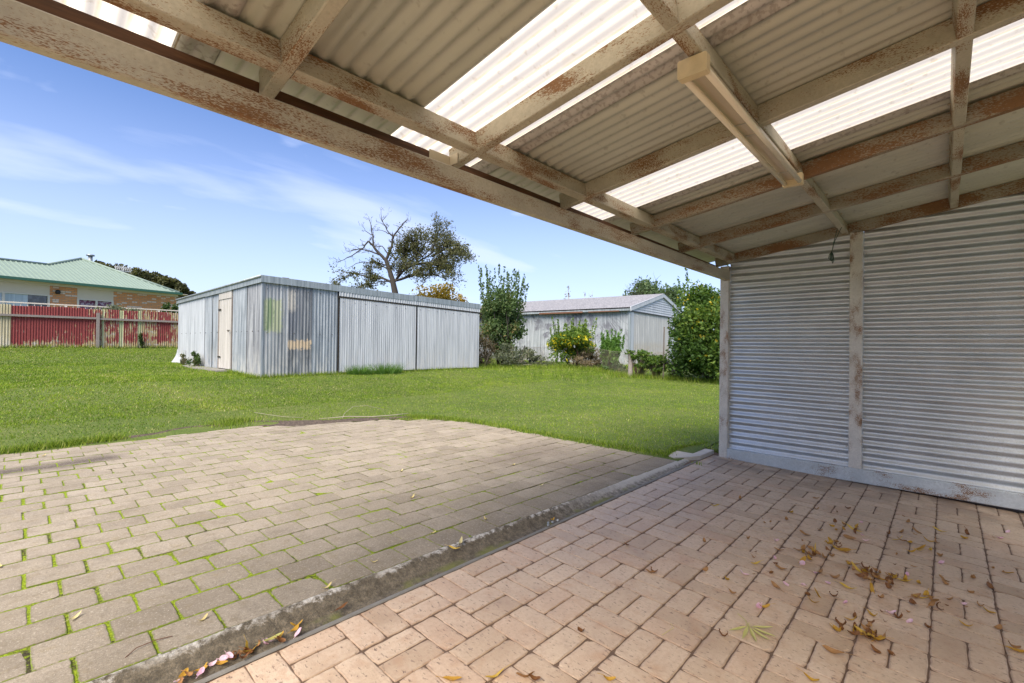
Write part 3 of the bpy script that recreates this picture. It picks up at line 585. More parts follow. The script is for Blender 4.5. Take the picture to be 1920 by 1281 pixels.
# ------------------------------------------------------------------ front shed
def shed():
    X0, X1, Y0, Y1 = -1.68, 4.93, 9.16, 17.1; g = .40
    t = thing('garden_shed', 'large patched corrugated iron shed with white sliding doors standing on the lawn', 'shed', (X0, Y0, g))
    top = lambda x, y: 2.70-.0255*(x-X0)-.010*(y-Y0)
    def panel(name, x0, x1, mat, y=Y0, z0=None, z1=None, pitch=.0762, amp=.009, kind='sine', par=t, lab=None, dy=0.):
        z0 = g+.0 if z0 is None else z0; mb = MB(); za = (top(x0, y)-.13 if z1 is None else z1)
        corr(mb, (x0, y+dy, z0), (0, 0, za-z0), (x1-x0, 0, -.0255*(x1-x0)*0), (0, -1, 0), pitch, amp, 8, 1, 0, kind)
        return tag(mb.obj(name, mat, par, True), lab)
    def spanel(name, y0, y1, mat, z0=None, pitch=.0762, amp=.009, kind='sine', par=t, lab=None, dx=0., z1=None):
        z0 = g+.02 if z0 is None else z0; mb = MB(); za = top(X0, (y0+y1)/2)-.13 if z1 is None else z1
        corr(mb, (X0+dx, y0, z0), (0, 0, za-z0), (0, y1-y0, 0), (-1, 0, 0), pitch, amp, 8, 1, 0, kind)
        return tag(mb.obj(name, mat, par, True), lab)
    panel('wall_sheet', X0+.01, -1.12, 'galv_green_patch', z0=g-.02, lab='corner sheet with a green painted patch'); panel('wall_sheet', -1.125, -.56, 'galv_tan_patch', z0=g-.01, dy=-.006, lab='dark stained sheet with a tan patch'); panel('wall_sheet', -.565, .10, 'galv_blue', z0=g, dy=.002)
    # dark inner body so that nothing shows through the gaps
    mb = MB(); box(mb, (X0+.05, Y0+.07, g-.05), (X1-.05, Y1-.05, 2.38)); mb.obj('inner_frame', 'grey_timber', t)
    for a, b, z1a, nm in ((.12, 2.44, 2.36, 0), (2.475, 4.86, 2.31, 1)):
        z0 = g+.07; mb = MB(); corr(mb, (a, Y0-.035, z0), (0, 0, z1a-z0), (b-a, 0, 0), (0, -1, 0), .062, .010, 8, 1, 0, 'rib')
        V = mb.v[0]; hi = V[:, 2] > 1.5; V[hi, 2] -= .0255*(V[hi, 0]-a); d = mb.obj('sliding_door', 'white_sheet', t)
        mb = MB(); box(mb, (a-.008, Y0-.030, z0-.01), (a+.012, Y0-.0, z1a)); mb.obj('door_edge', 'darksteel', d)
        mb = MB(); 
        for k in range(int((b-a)/.31)): tube(mb, [(a+.1+k*.31, Y0-.040, z1a-.10-.0255*(k*.31)), (a+.1+k*.31, Y0-.049, z1a-.10-.0255*(k*.31))], .008, 6)
        mb.obj('screws', 'darksteel', d)
    mb = MB(); corr(mb, (.10, Y0-.05, 2.40), (0, 0, .18), (4.83, 0, 0), (0, -1, 0), .0762, .008, 8, 1); V = mb.v[0]; V[:, 2] -= .0255*(V[:, 0]-.1)+(V[:, 2] > 2.5)*.0; mb.obj('door_track_cover', 'white_sheet', t, True)
    mb = MB(); box(mb, (.08, Y0-.045, 2.355), (X1, Y0-.015, 2.40)); V = mb.v[0]; V[:, 2] -= .0255*(V[:, 0]-.1); mb.obj('door_track', 'darksteel', t)
    mb = MB(); box(mb, (4.872, Y0-.03, g), (X1, Y0+.04, 2.45)); mb.obj('corner_post', 'white_sheet', t)
    # roof edge flashing, in lengths
    def flash(x0, x1, y, dz): 
        mb = MB(); V, F = box8((x0, y-.06, 0), (x1, y-.046, 1)); V = [(a, b, top(a, Y0)-(.145 if c == 0 else 0)+dz) for a, b, c in V]; mb.add(V, F)
        V, F = box8((x0, y-.06, 0), (x1, y+.10, 1)); V = [(a, b, top(a, Y0)+(.0 if c == 0 else .010)+dz) for a, b, c in V]; mb.add(V, F); mb.obj('roof_flashing', 'flashing', t)
    for x0, x1, dz in ((X0-.05, .42, 0), (.42, 2.3, -.006), (2.3, X1+.03, .003)): flash(x0, x1-.004, Y0-.002*(x0 > 0), dz)
    for y0, y1, dz in ((Y0-.046, 11.2, 0), (11.2, 13.6, -.008), (13.6, Y1+.05, .004)):
        mb = MB(); V, F = box8((X0-.05, y0+.003, 0), (X0-.036, y1, 1)); V = [(a, b, top(X0, b)-(.15 if c == 0 else .02)+dz) for a, b, c in V]; mb.add(V, F); mb.obj('roof_flashing', 'flashing', t)
    mb = MB(); tube(mb, [(X0-.055, Y0-.05, top(X0, Y0)-.012), (X0-.055, Y1+.06, top(X0, Y1)-.010)], .028, 8); mb.obj('gutter', 'flashing', t, True)
    mb = MB(); nn = 60
    corr(mb, (X0, Y0+.1, top(X0, Y0)-.03), (0, Y1-Y0-.1, -.08), (X1-X0, 0, -.0255*(X1-X0)), (0, 0, 1), .0762, .008, 6, 1); mb.obj('roof', 'old_roof', t, True)
    mb = MB(); box(mb, (X0+.42, Y0-.03, top(X0+.4, Y0)+.004), (X0+.56, Y0+.06, top(X0+.4, Y0)+.022)); mb.obj('loose_offcut', 'rust_solid', t)
    def nails(pts, par, r=.009):
        for p, q in pts:
            mb = MB(); tube(mb, [p, q], r, 6); mb.obj('screw', 'darksteel', par)
    nails([((x, Y0-.008, z), (x, Y0-.022, z)) for z in (1.42, 2.42) for x in np.arange(X0+.10, .05, .1524*2)], t)
    nails([((X0-.008, y, 1.46), (X0-.024, y, 1.46)) for y in list(np.arange(9.35, 11.1, .38))+list(np.arange(12.5, 17, .57))], t)
    for y0, y1, z0, z1 in ((11.235, 11.275, .48, 2.36), (12.345, 12.385, .48, 2.36)):
        mb = MB(); box(mb, (X0-.030, y0, z0), (X0-.002, y1, z1)); mb.obj('door_frame', 'grey_timber', t)
    for z in (.78, 2.05):
        mb = MB(); box(mb, (X0-.036, 12.16, z), (X0-.026, 12.37, z+.04)); mb.obj('hinge', 'darksteel', t)
    # side wall
    spanel('wall_sheet', Y0+.02, 10.16, 'galv_worn', z0=g); spanel('wall_sheet', 10.165, 11.20, 'galv_blue', dx=-.006, z0=g+.05, lab='blue grey side sheet beside the door'); spanel('wall_sheet', 12.42, 13.0, 'galv_blue', dx=.004, z0=g+.08); spanel('wall_sheet', 13.03, 13.76, 'galv_blue', dx=-.006, z0=g+.08)
    spanel('wall_sheet', 13.77, 17.08, 'offwhite_sheet', z0=g+.05, pitch=.19, amp=.016, kind='rib', lab='pale ribbed sheet at the far end of the side wall')
    mb = MB(); corr(mb, (X0-.02, 15.9, .42), (-.04, 0, .5), (-.16, 1.18, 0), (-1, 0, 0), .19, .016, 8, 4, 0, 'rib')
    V = mb.v[0]; V[:, 0] = X0-.02-.22*np.clip(1-(V[:, 2]-.42)/.5, 0, 1)**2*np.clip((V[:, 1]-16.2)/.9, 0, 1); mb.obj('bent_sheet', 'offwhite_sheet', t)
    mb = MB(); box(mb, (X0-.018, Y0-.03, g), (X0+.012, Y0+.035, 2.6)); mb.obj('corner_flashing', 'galv_blue', t)
    mb = MB(); corr(mb, (X0-.012, 11.27, .50), (0, 0, 1.83), (0, 1.08, 0), (-1, 0, 0), .20, .012, 8, 1, 0, 'rib'); d = mb.obj('side_door', 'door_cream', t)
    mb = MB(); box(mb, (X0-.03, 11.27, 2.335), (X0+.01, 12.35, 2.57)); d2 = mb.obj('door_header', 'door_cream', t)
    mb = MB(); box(mb, (X0-.005, 12.35, .48), (X0+.02, 12.42, 2.42)); mb.obj('door_jamb', 'black', t); mb = MB(); box(mb, (X0-.004, 11.205, .48), (X0+.02, 11.27, 2.42)); mb.obj('door_jamb', 'black', t)
    mb = MB(); tube(mb, [(X0-.02, 11.42, 1.50), (X0-.07, 11.42, 1.50), (X0-.07, 11.36, 1.50), (X0-.07, 11.33, 1.46)], .013, 6); mb.obj('handle', 'darksteel', d)
    rn = random.Random(1); mb = MB(); P = [(-1.72, 14.9), (-2.05, 14.6), (-2.2, 13.3), (-2.12, 12.2), (-2.0, 11.3), (-1.72, 11.2)]
    V = [(x, y, z) for z in (g-.05, g+.085) for x, y in P]; n = 6; mb.add(V, [tuple(range(2*n-1, n-1, -1))]+[(i, (i+1) % n, (i+1) % n+n, i+n) for i in range(n)]); tag(mb.obj('concrete_step', 'strip'), 'low worn concrete step in front of the cream shed door', 'step')
shed()

# ------------------------------------------------------------------ back shed
def back_shed():
    a = R(5.5); ax = np.array([math.cos(a), math.sin(a), 0]); bx = np.array([-math.sin(a), math.cos(a), 0]); O = np.array([12.65, 7.9, 0]); g = .36
    t = thing('back_shed', 'white ribbed shed with low gable roof behind the bushes at the back', 'shed', (12.65, 7.9, g))
    L_ = 11.0; W_ = 7.74; ze = 2.78; zp = 3.68
    P = lambda u, v, z: O+ax*u+bx*v+np.array([0, 0, z])
    def quadbox(mb, u0, u1, v0, v1, z0, z1):
        V = [P(u, v, z) for z in (z0, z1) for u, v in ((u0, v0), (u1, v0), (u1, v1), (u0, v1))]; mb.add(V, [(0, 3, 2, 1), (4, 5, 6, 7), (0, 1, 5, 4), (1, 2, 6, 5), (2, 3, 7, 6), (3, 0, 4, 7)])
    mb = MB(); corr(mb, P(0, 0, g), (0, 0, ze-g-.02), bx*L_, -ax, .20, .02, 8, 1, 0, 'rib'); tag(mb.obj('side_wall', 'scuffed_white', t), 'long wall scuffed with dark brush marks')
    mb = MB(); corr(mb, P(.34, 0, g), (0, 0, ze-g-.02), ax*4.58, -bx, .20, .016, 8, 1, 0, 'rib'); mb.obj('roller_door', 'stained_white', t)
    mb = MB(); quadbox(mb, .0, .34, -.03, 0, g, ze-.02); mb.obj('front_wall', 'white_sheet', t); mb = MB(); quadbox(mb, 4.96, W_, -.03, 0, g, ze-.02); mb.obj('front_wall', 'white_sheet', t)
    mb = MB(); quadbox(mb, 4.92, 4.96, -.02, .02, g, ze-.04); quadbox(mb, .05, W_, -.045, -.02, ze-.06, ze-.02); mb.obj('dark_gap', 'black', t)
    mb = MB(); quadbox(mb, -.07, .0, -.05, .06, g, ze-.02); mb.obj('corner_trim', 'flashing', t)
    mb = MB(); k = 8
    for i in range(k):
        z0 = ze+(zp-ze)*i/k; z1 = ze+(zp-ze)*(i+1)/k; h = W_/2*(1-i/k); h1 = W_/2*(1-(i+1)/k)
        V = [P(W_/2-h, -.05, z0), P(W_/2+h, -.05, z0), P(W_/2+h1+.001, -.025, z1), P(W_/2-h1-.001, -.025, z1), P(W_/2-h, .02, z0), P(W_/2+h, .02, z0)]; mb.add(V, [(0, 1, 2, 3), (0, 4, 5, 1)])
    mb.obj('gable_weatherboards', 'white_sheet', t)
    for s in (0, 1):
        u0, u1 = (-.15, W_/2) if s == 0 else (W_+.15, W_/2); z0 = ze-.035
        mb = MB(); V = [P(u0, v, z0+dz) for v, dz in ((-.11, -.0), (-.06, -.0), (-.06, .19), (-.11, .19))]+[P(u1, v, zp+dz) for v, dz in ((-.11, 0), (-.06, 0), (-.06, .19), (-.11, .19))]
        mb.add(V, [(0, 1, 5, 4), (1, 2, 6, 5), (2, 3, 7, 6), (3, 0, 4, 7), (0, 3, 2, 1), (4, 5, 6, 7)]); mb.obj('barge_board', 'white_sheet', t)
        A = P(u0, -.12, ze+.13); B = P(u1, -.12, zp+.19); mb = MB(); corr(mb, A, B-A, bx*(L_+.3), np.array([0, 0, 1.]), .0762, .011, 6, 1); mb.obj('roof', 'old_roof', t, True)
    mb = MB(); quadbox(mb, -.22, -.08, -.08, L_, ze-.02, ze+.07); mb.obj('gutter', 'flashing', t)
    mb = MB(); quadbox(mb, -.235, -.075, 2.2, 4.6, ze-.05, ze+.02); quadbox(mb, -.235, -.075, .4, 1.9, ze-.045, ze+.0); mb.obj('rusted_gutter', 'rust_solid', t)
    mb = MB(); quadbox(mb, .1, W_-.1, .1, L_-.1, g, ze); mb.obj('inner_frame', 'black', t)
back_shed()

# ------------------------------------------------------------------ fences and house
def red_fence():
    Y = 23.89; t = thing('red_iron_fence', 'corrugated iron fence with peeling dark red paint over cream', 'fence', (-5.9, Y, gz(-5.9, Y)))
    e = [(-14, -9.6, 'red_paint'), (-9.6, -8.4, 'red_peeling'), (-8.4, -6.4, 'red_paint'), (-6.4, -5.61, 'cream_fence_paint'), (-5.61, -5.02-.1, 'red_paint'), (-5.12, -4.34, 'red_paint'), (-4.34, -3.55, 'red_paint'), (-3.55, -3.02, 'red_peeling'), (-3.02, -2.93, 'lime_fence_paint'), (-2.93, -2.47, 'red_peeling'), (-2.47, -2.30, 'lime_fence_paint'), (-2.30, -1.84, 'red_peeling'), (-1.84, -1.69, 'lime_fence_paint'), (-1.69, -1.12, 'red_mostly_gone'), (-1.12, -.62, 'red_peeling'), (-.62, .1, 'red_mostly_gone'), (.1, 2.5, 'red_peeling')]
    rn = random.Random(9)
    for i, (a, b, m) in enumerate(e):
        mb = MB(); z0 = .90; z1 = 2.50+rn.uniform(-.02, .02); corr(mb, (a, Y-.01*(i % 2), z0), (0, 0, z1-z0), (b-a+.02, 0, 0), (0, -1, 0), .0762, .012, 8, 1)
        o = mb.obj('fence_sheet', m, t, True)
    mb = MB(); box(mb, (-14, Y-.10, 2.07), (-3.19, Y-.025, 2.15)); box(mb, (-3.08, Y-.10, 2.05), (2.5, Y-.025, 2.13)); V = np.concatenate(mb.v); mb.obj('rail', 'grey_timber', t)
    mb = MB(); box(mb, (-14, Y-.05, .80), (2.5, Y+.03, .90)); mb.obj('kickboard', 'grey_timber', t)
    for x in (-9.0, -3.135): mb = MB(); box(mb, (x-.05, Y-.14, .80), (x+.05, Y-.028, 2.34)); mb.obj('post', 'grey_timber', t)
red_fence()
def cream_fence():
    Y = 25.0; t = thing('cream_metal_fence', 'cream steel fence showing just above the red iron fence', 'fence', (-5.9, Y, gz(-5.9, Y)))
    mb = MB(); corr(mb, (-14, Y, .95), (0, 0, 1.55), (18, 0, 0), (0, -1, 0), .19, .02, 8, 1, 0, 'rib'); mb.obj('panel', 'cream_metal', t)
    for z in (2.64, 2.48): mb = MB(); box(mb, (-14, Y-.04, z), (4, Y+.04, z+.045)); mb.obj('rail', 'cream_metal', t)
    for x in (-10.2, -7.2, -4.05, -.9, 2.2): mb = MB(); box(mb, (x-.04, Y-.035, 1), (x+.04, Y+.035, 2.66)); mb.obj('post', 'cream_metal', t)
    mb = MB()
    for k in range(95): x = -13.9+k*.19; box(mb, (x-.012, Y-.012, 2.526), (x+.012, Y+.012, 2.639))
    mb.obj('slats', 'cream_metal', t)
cream_fence()
def house():
    az = R(15.4); d = np.array([math.cos(az), math.sin(az), 0]); n = np.array([-d[1], d[0], 0]); E0 = np.array([.99, 30.58, 0]); g = 1.2
    Wp = np.array([.43, 30.89, 0])
    t = thing('brick_house', 'orange brick house with green corrugated hip roof beyond the fences', 'house', (.4, 30.9, g))
    W = lambda u, z, o=0.: Wp+d*u-n*o+np.array([0, 0, z])
    def rect(mb, u0, u1, z0, z1, o0, o1, mi=0):
        V = [W(u, z, o) for o in (o0, o1) for u, z in ((u0, z0), (u1, z0), (u1, z1), (u0, z1))]; mb.add(V, [(0, 3, 2, 1), (4, 5, 6, 7), (0, 1, 5, 4), (1, 2, 6, 5), (2, 3, 7, 6), (3, 0, 4, 7)])
    mb = MB()
    for u0, u1, z0, z1 in ((-12, -9.4, g, 3.93), (-9.4, -5.0, g, 2.25), (-5.0, -3.97, g, 3.93), (-3.97, -2.49, g, 2.3), (-2.49, .53, g, 3.93)): rect(mb, u0, u1, z0, z1, -.2, 0)
    V = [W(.53, z, -o) for o in (.2, 8) for z in (g, 3.93)]; mb.add([W(.53, g, -.2), W(.53, g, -8), W(.53, 3.93, -8), W(.53, 3.93, -.2)], [(0, 1, 2, 3)]); mb.obj('brick_wall', 'brick', t)
    mb = MB(); rect(mb, -9.4, -5.0, 3.34, 3.93, -.15, .012); mb.obj('cream_panel', 'cream_wall', t); mb = MB(); rect(mb, -3.97, -2.49, 3.28, 3.93, -.15, .012); mb.obj('cream_panel', 'cream_wall', t)
    mb = MB(); rect(mb, -12, .60, 3.80, 3.97, .02, .06); rect(mb, -12, .9, 3.93, 3.96, -.1, .46); mb.obj('eave_board', 'cream_metal', t)
    for u0, u1, z0, mu in ((-9.4, -5.0, 2.25, (-7.9, -6.55)), (-3.97, -2.49, 2.3, (-3.2,))):
        z1 = 3.34 if u0 < -5 else 3.28
        mb = MB(); rect(mb, u0, u1, z1-.05, z1, -.08, .03); rect(mb, u0, u1, z0, z0+.06, -.08, .05)
        for u in (u0+.03, u1-.03, *mu): rect(mb, u-.04, u+.04, z0+.06, z1-.05, -.08, .028)
        f = mb.obj('window', 'cream_metal', t)
        mb = MB(); rect(mb, u0+.03, u1-.03, z0, z1-.02, -.07, -.05); mb.obj('pane', 'glass' if u0 < -5 else 'redglass', f)
        if u0 < -5:
            mb = MB(); rect(mb, u0+.05, -5.75, z0, z1-.03, -.05, -.02); mb.obj('curtain', 'curtain', f)
    mb = MB(); tube(mb, [W(-4.73, 3.42, .10), W(-4.73, 3.50, .10), W(-4.73, 3.60, .10), W(-4.73, 3.63, .10)], [.07, .11, .08, .02], 10); tube(mb, [W(-4.73, 3.5, 0), W(-4.73, 3.5, .08)], .03, 8); mb.obj('wall_lamp', 'black', t, True)
    # roof
    E = lambda u, b, z: E0+d*u+n*b+np.array([0, 0, z]); z0 = 3.99; sl = math.tan(R(22))
    pitch = .19; us = np.arange(-12.5, 0, pitch)
    def ridge_b(u):
        if u < -6.62: return 2.47
        if u < -4.91: return np.interp(u, [-6.62, -4.91], [2.47, 2.59])
        if u < -2.86: return np.interp(u, [-4.91, -2.86], [2.59, 4.58])
        return np.interp(u, [-2.86, 0], [4.58, 0])
    mb = MB(); uu = []; q = -12.5
    while q < 0:
        uu += [(q, 0), (q+.13, 0), (q+.145, .035), (q+.175, .035)]; q += pitch
    V = []
    for u, h in uu:
        u = min(u, 0); b = float(ridge_b(u)); V += [E(u, 0, z0+h), E(u, b, z0+b*sl+h)]
    mb.add(V, [(2*i, 2*i+2, 2*i+3, 2*i+1) for i in range(len(uu)-1)]); rf = mb.obj('roof', 'green_roof', t)
    mb = MB(); ap = E(-2.86, 4.58, z0+4.58*sl); 
    mb.add([ap, E(0, 0, z0), E(0, 9.2, z0), E(-2.86, 4.62, z0+4.58*sl)], [(0, 1, 2, 3)]); mb.add([ap, E(-2.86, 9.2, z0), E(-12.5, 9.2, z0), E(-4.91, 2.59, z0+2.59*sl-.02), E(-12.5, 2.47, z0+2.47*sl-.02)], [(0, 1, 3), (3, 2, 4)]); mb.obj('rear_roof', 'green_roof', t)
    mb = MB()
    for A, B in ((E(0, 0, z0+.03), ap+[0, 0, .03]), (ap+[0, 0, .03], E(-4.91, 2.59, z0+2.59*sl+.03)), (E(-4.91, 2.59, z0+2.59*sl+.03), E(-12.5, 2.47, z0+2.47*sl+.03))): tube(mb, [A, B], .07, 8)
    mb.obj('ridge_cap', 'green_roof', t, True)
    mb = MB(); V = [E(u, b, z) for u in (-12.5, .12) for b, z in ((-.12, z0-.09), (.02, z0-.09), (.02, z0+.03), (-.12, z0+.03))]; mb.add(V, [(0, 1, 5, 4), (1, 2, 6, 5), (2, 3, 7, 6), (3, 0, 4, 7), (0, 3, 2, 1), (4, 5, 6, 7)]); mb.obj('gutter', 'green_gutter', t)
    fl = E(-1.1, 8.4, 0); fl = np.array([-.55, 36.5, 0]); 
    c = ap+n*1.2+d*.85
    mb = MB(); tube(mb, [c+[0, 0, -1.2], c+[0, 0, .42]], .11, 10); tube(mb, [c+[0, 0, .42], c+[0, 0, .50]], [.2, .2], 10); mb.obj('flue', 'flashing', t, True)
    # aerial stands on the rear slope
    t2 = thing('tv_aerial', 'white television aerial rising behind the green roof', 'aerial', tuple(E(-.9, 4.6, z0+.6)))
    b = E(-.60, 5.2, 0); zt = 5.75; mb = MB(); tube(mb, [b+[0, 0, 4.2], b+[0, 0, zt+.1]], .02, 6); mb.obj('mast', 'white_metal', t2)
    mb = MB(); s = d
    for z in (zt-.22, zt): tube(mb, [b-s*.42+[0, 0, z], b+s*.42+[0, 0, z]], .016, 5)
    for k in np.linspace(-.4, .4, 9): tube(mb, [b+s*k+[0, 0, zt-.30], b+s*k+[0, 0, zt+.10]], .008, 5); tube(mb, [b+s*k-n*.12+[0, 0, zt-.15], b+s*k+n*.12+[0, 0, zt]], .007, 5)
    mb.obj('elements', 'white_metal', t2)
house()

# ------------------------------------------------------------------ vegetation
def leaves(mb, pts, size, rs, elong=1.5, rnd=None, up=0.):
    """one folded diamond per point, random orientation"""
    pts = np.asarray(pts, float); n = len(pts)
    if n == 0: return
    a = rs.normal(size=(n, 3)); a[:, 2] += up; a /= np.linalg.norm(a, axis=1)[:, None]; b = rs.normal(size=(n, 3)); b -= a*(a*b).sum(1)[:, None]; b /= np.linalg.norm(b, axis=1)[:, None]
    s = size*(.6+.8*rs.rand(n))[:, None]; nn = np.cross(a, b)
    V = np.stack([pts-a*s*elong*.5, pts+b*s*.42+nn*s*.12, pts+a*s*elong*.5, pts-b*s*.42+nn*s*.12], 1).reshape(-1, 3)
    r = (rs.rand(n) if rnd is None else rnd); base_ = mb.n
    mb.v.append(V); mb.a.append(np.repeat(np.clip(r, 0, 1), 4)); idx = (np.arange(n)*4+base_)
    mb.f += [(i, i+1, i+2, i+3) for i in idx.tolist()]; mb.mi += [0]*n; mb.n += 4*n
def branchy(mb, P, D, L_, r, depth, rs, tips, spread=.6, up=.12, kids=3, shrink=.68, segs=4, nside=6, keep=.85, bend=.22):
    P = np.array(P, float); D = np.array(D, float); D /= np.linalg.norm(D); pts = [P]; rad = [r]
    for k in range(segs):
        D = D+rs.normal(size=3)*bend*.5; D[2] += up*.3; D /= np.linalg.norm(D); P = P+D*L_/segs; pts.append(P); rad.append(r*(1-.45*(k+1)/segs))
    if depth == 0: rad[-1] = r*.15
    tube(mb, pts, rad, nside, .5, False)
    if depth <= 1:
        for q in pts[1:]: tips.append((q, depth))
    if depth == 0: return
    for k in range(kids):
        j = segs if k == 0 else rs.randint(max(1, segs//2), segs+1)
        nd = D+rs.normal(size=3)*spread; nd /= np.linalg.norm(nd)
        branchy(mb, pts[j], nd, L_*shrink*(.75+.5*rs.rand()), rad[j]*.72, depth-1, rs, tips, spread, up, kids, shrink, segs, max(3, nside-1), keep, bend)
def crown_points(tips, n, sd, rs, flt=None):
    T = np.array([t[0] for t in tips]); 
    if flt is not None: T = T[flt(T)]
    i = rs.randint(0, len(T), n); return T[i]+rs.normal(size=(n, 3))*sd
def blob_points(c, rad, n, rs, clumps=26, csz=.33, shell=.55):
    """leaf positions in uneven clumps filling an ellipsoid"""
    c = np.array(c, float); rad = np.array(rad, float); q = rs.normal(size=(clumps, 3)); q /= np.linalg.norm(q, axis=1)[:, None]; q *= (shell+(1-shell)*rs.rand(clumps))[:, None]
    i = rs.randint(0, clumps, n); w_ = rs.normal(size=(n, 3)); w_ /= np.linalg.norm(w_, axis=1)[:, None]; w_ *= (rs.rand(n)**.45)[:, None]
    sz = csz*(.6+.8*rs.rand(clumps)); rn = rs.rand(clumps)
    return c+rad*(q[i]*.85+w_*sz[i][:, None]), rn[i]
def half_dead_tree():
    rs = np.random.RandomState(21); K = .02535; right = np.array([.683, -.730, 0]); B0 = np.array([6.75, 17.09, 0]); away = np.array([.73, .683, 0])
    def Q(cx, cy, dz=0.):     # survey of the tree in its own plane, metres right of the trunk and up
        return B0+right*((cx/5.57-118)*K)+np.array([0, 0, 3.73+(155-cy/5.57)*K])+away*dz
    t = thing('half_dead_tree', 'old tree behind the shed, bare branches on its left and leaves on its right', 'tree', (6.6, 17.2, .5))
    mb = MB(); ends = []
    def limb(P, r0, r1, twigs=6, tl=.5, leafy=False, sub=3):
        P = [Q(*p) for p in P]; pts = []
        for a_, b_ in zip(P[:-1], P[1:]):
            for k in range(4): f = k/4; pts.append(a_*(1-f)+b_*f+rs.normal(size=3)*.018*np.linalg.norm(b_-a_))
        pts.append(P[-1]); n = len(pts); rad = [r0+(r1-r0)*i/(n-1) for i in range(n)]; tube(mb, pts, rad, 7, .5, False)
        for k in range(twigs):
            i = rs.randint(n//4, n); D = (pts[min(i+1, n-1)]-pts[max(i-1, 0)]); D /= np.linalg.norm(D)+1e-9; D = D+rs.normal(size=3)*.75; D /= np.linalg.norm(D); L_ = tl*(.4+.9*rs.rand()); q = [pts[i]]
            for j in range(4): D = D+rs.normal(size=3)*.28+np.array([0, 0, .06]); D /= np.linalg.norm(D); q.append(q[-1]+D*L_/4)
            rr = min(rad[i]*.5, .022); tube(mb, q, [rr, rr*.8, rr*.6, rr*.45, .004], 5, .5, False); 
            if leafy: ends.extend(q[1:])
            for j in range(sub):
                w0 = q[rs.randint(1, 5)]; D2 = D+rs.normal(size=3)*.8; D2 /= np.linalg.norm(D2); l2 = L_*(.25+.4*rs.rand()); m1 = w0+D2*l2*.5+rs.normal(size=3)*.03; tube(mb, [w0, m1, w0+D2*l2+[0, 0, .03]], [rr*.45, .007, .003], 4, .5, False)
                if leafy: ends.extend([m1, w0+D2*l2])
    tube(mb, [B0-right*.0+[0, 0, .4], Q(672, 880), Q(640, 740), Q(600, 620), Q(570, 540)], [.20, .15, .12, .105, .09], 9, .5, False)
    limb([(575, 545), (500, 480), (440, 400), (385, 350), (330, 425), (210, 450)], .08, .015, 14, .35)
    limb([(330, 425), (220, 500), (120, 550), (50, 585)], .03, .006, 8, .3); limb([(440, 400), (435, 300), (410, 190), (385, 90)], .045, .006, 8, .35)
    limb([(430, 290), (350, 240), (322, 175)], .02, .005, 3, .25); limb([(500, 490), (400, 455), (300, 430), (170, 465)], .04, .006, 8, .32)
    limb([(575, 530), (620, 430), (645, 300), (700, 220), (760, 150), (800, 115)], .075, .006, 16, .35); limb([(645, 300), (590, 250), (560, 190), (520, 120), (508, 10)], .035, .005, 9, .32)
    limb([(600, 270), (530, 235), (450, 235)], .02, .005, 4, .25); limb([(530, 130), (590, 65)], .014, .004, 2, .2); limb([(640, 770), (600, 700), (640, 600), (700, 500), (720, 430)], .04, .006, 16, .35, True); limb([(600, 560), (650, 480), (720, 440), (800, 400)], .035, .006, 14, .35, True); limb([(590, 480), (530, 400), (480, 410), (430, 330)], .03, .006, 8, .32)
    limb([(590, 600), (480, 580), (300, 570), (160, 640)], .04, .006, 9, .32); limb([(640, 780), (560, 740), (430, 740), (250, 690), (120, 740), (40, 795)], .06, .006, 18, .35, True); limb([(550, 730), (420, 690), (260, 690), (80, 680)], .035, .006, 10, .3, True)
    limb([(640, 770), (520, 770), (420, 800), (300, 810)], .035, .006, 12, .3, True); limb([(600, 640), (520, 600), (440, 560), (400, 640)], .035, .006, 12, .3, True)
    L_ = [[(650, 800), (760, 620), (880, 480), (950, 330), (960, 260)], [(700, 700), (900, 560), (1050, 430), (1150, 330), (1220, 200)], [(820, 590), (1000, 570), (1180, 530), (1260, 480), (1400, 540)], [(670, 760), (850, 700), (1050, 690), (1250, 720)], [(760, 620), (760, 480), (780, 350), (800, 280)],
          [(900, 560), (870, 420), (880, 300)], [(1050, 430), (1080, 320), (1120, 190)], [(1000, 570), (1150, 610), (1290, 640)], [(1180, 530), (1280, 420), (1330, 430), (1410, 480)], [(850, 700), (950, 620), (1100, 600), (1220, 580)], [(700, 700), (720, 640), (760, 560), (900, 640)], [(1050, 500), (1180, 420), (1240, 370)]]
    for k, P in enumerate(L_):
        for m in range(2): limb([(x, y, (i/len(P))*(-.9 if m else .9)*(.3+rs.rand())) for i, (x, y) in enumerate(P)], .055 if m == 0 else .035, .006, 17, .42, True)
    mb.obj('trunk', 'bark', t, True)
    mb = MB(); E_ = np.array(ends); rel = (E_-B0)@right
    cl0 = np.array([.5+.5*mnoise.noise(tuple(q*1.9)) for q in E_]); dens = np.where(rel > .15, 1., 1.7)*(.35+.9*cl0); i = rs.choice(len(E_), 15500, p=dens/dens.sum()); pts = E_[i]+rs.normal(size=(15500, 3))*.085
    cl = rs.rand(len(E_)); leaves(mb, pts, .064, rs, 1.4, .22+.35*cl[i]+  .4*rs.rand(15500))
    mb.obj('crown', 'olive_leaf', t)
half_dead_tree()
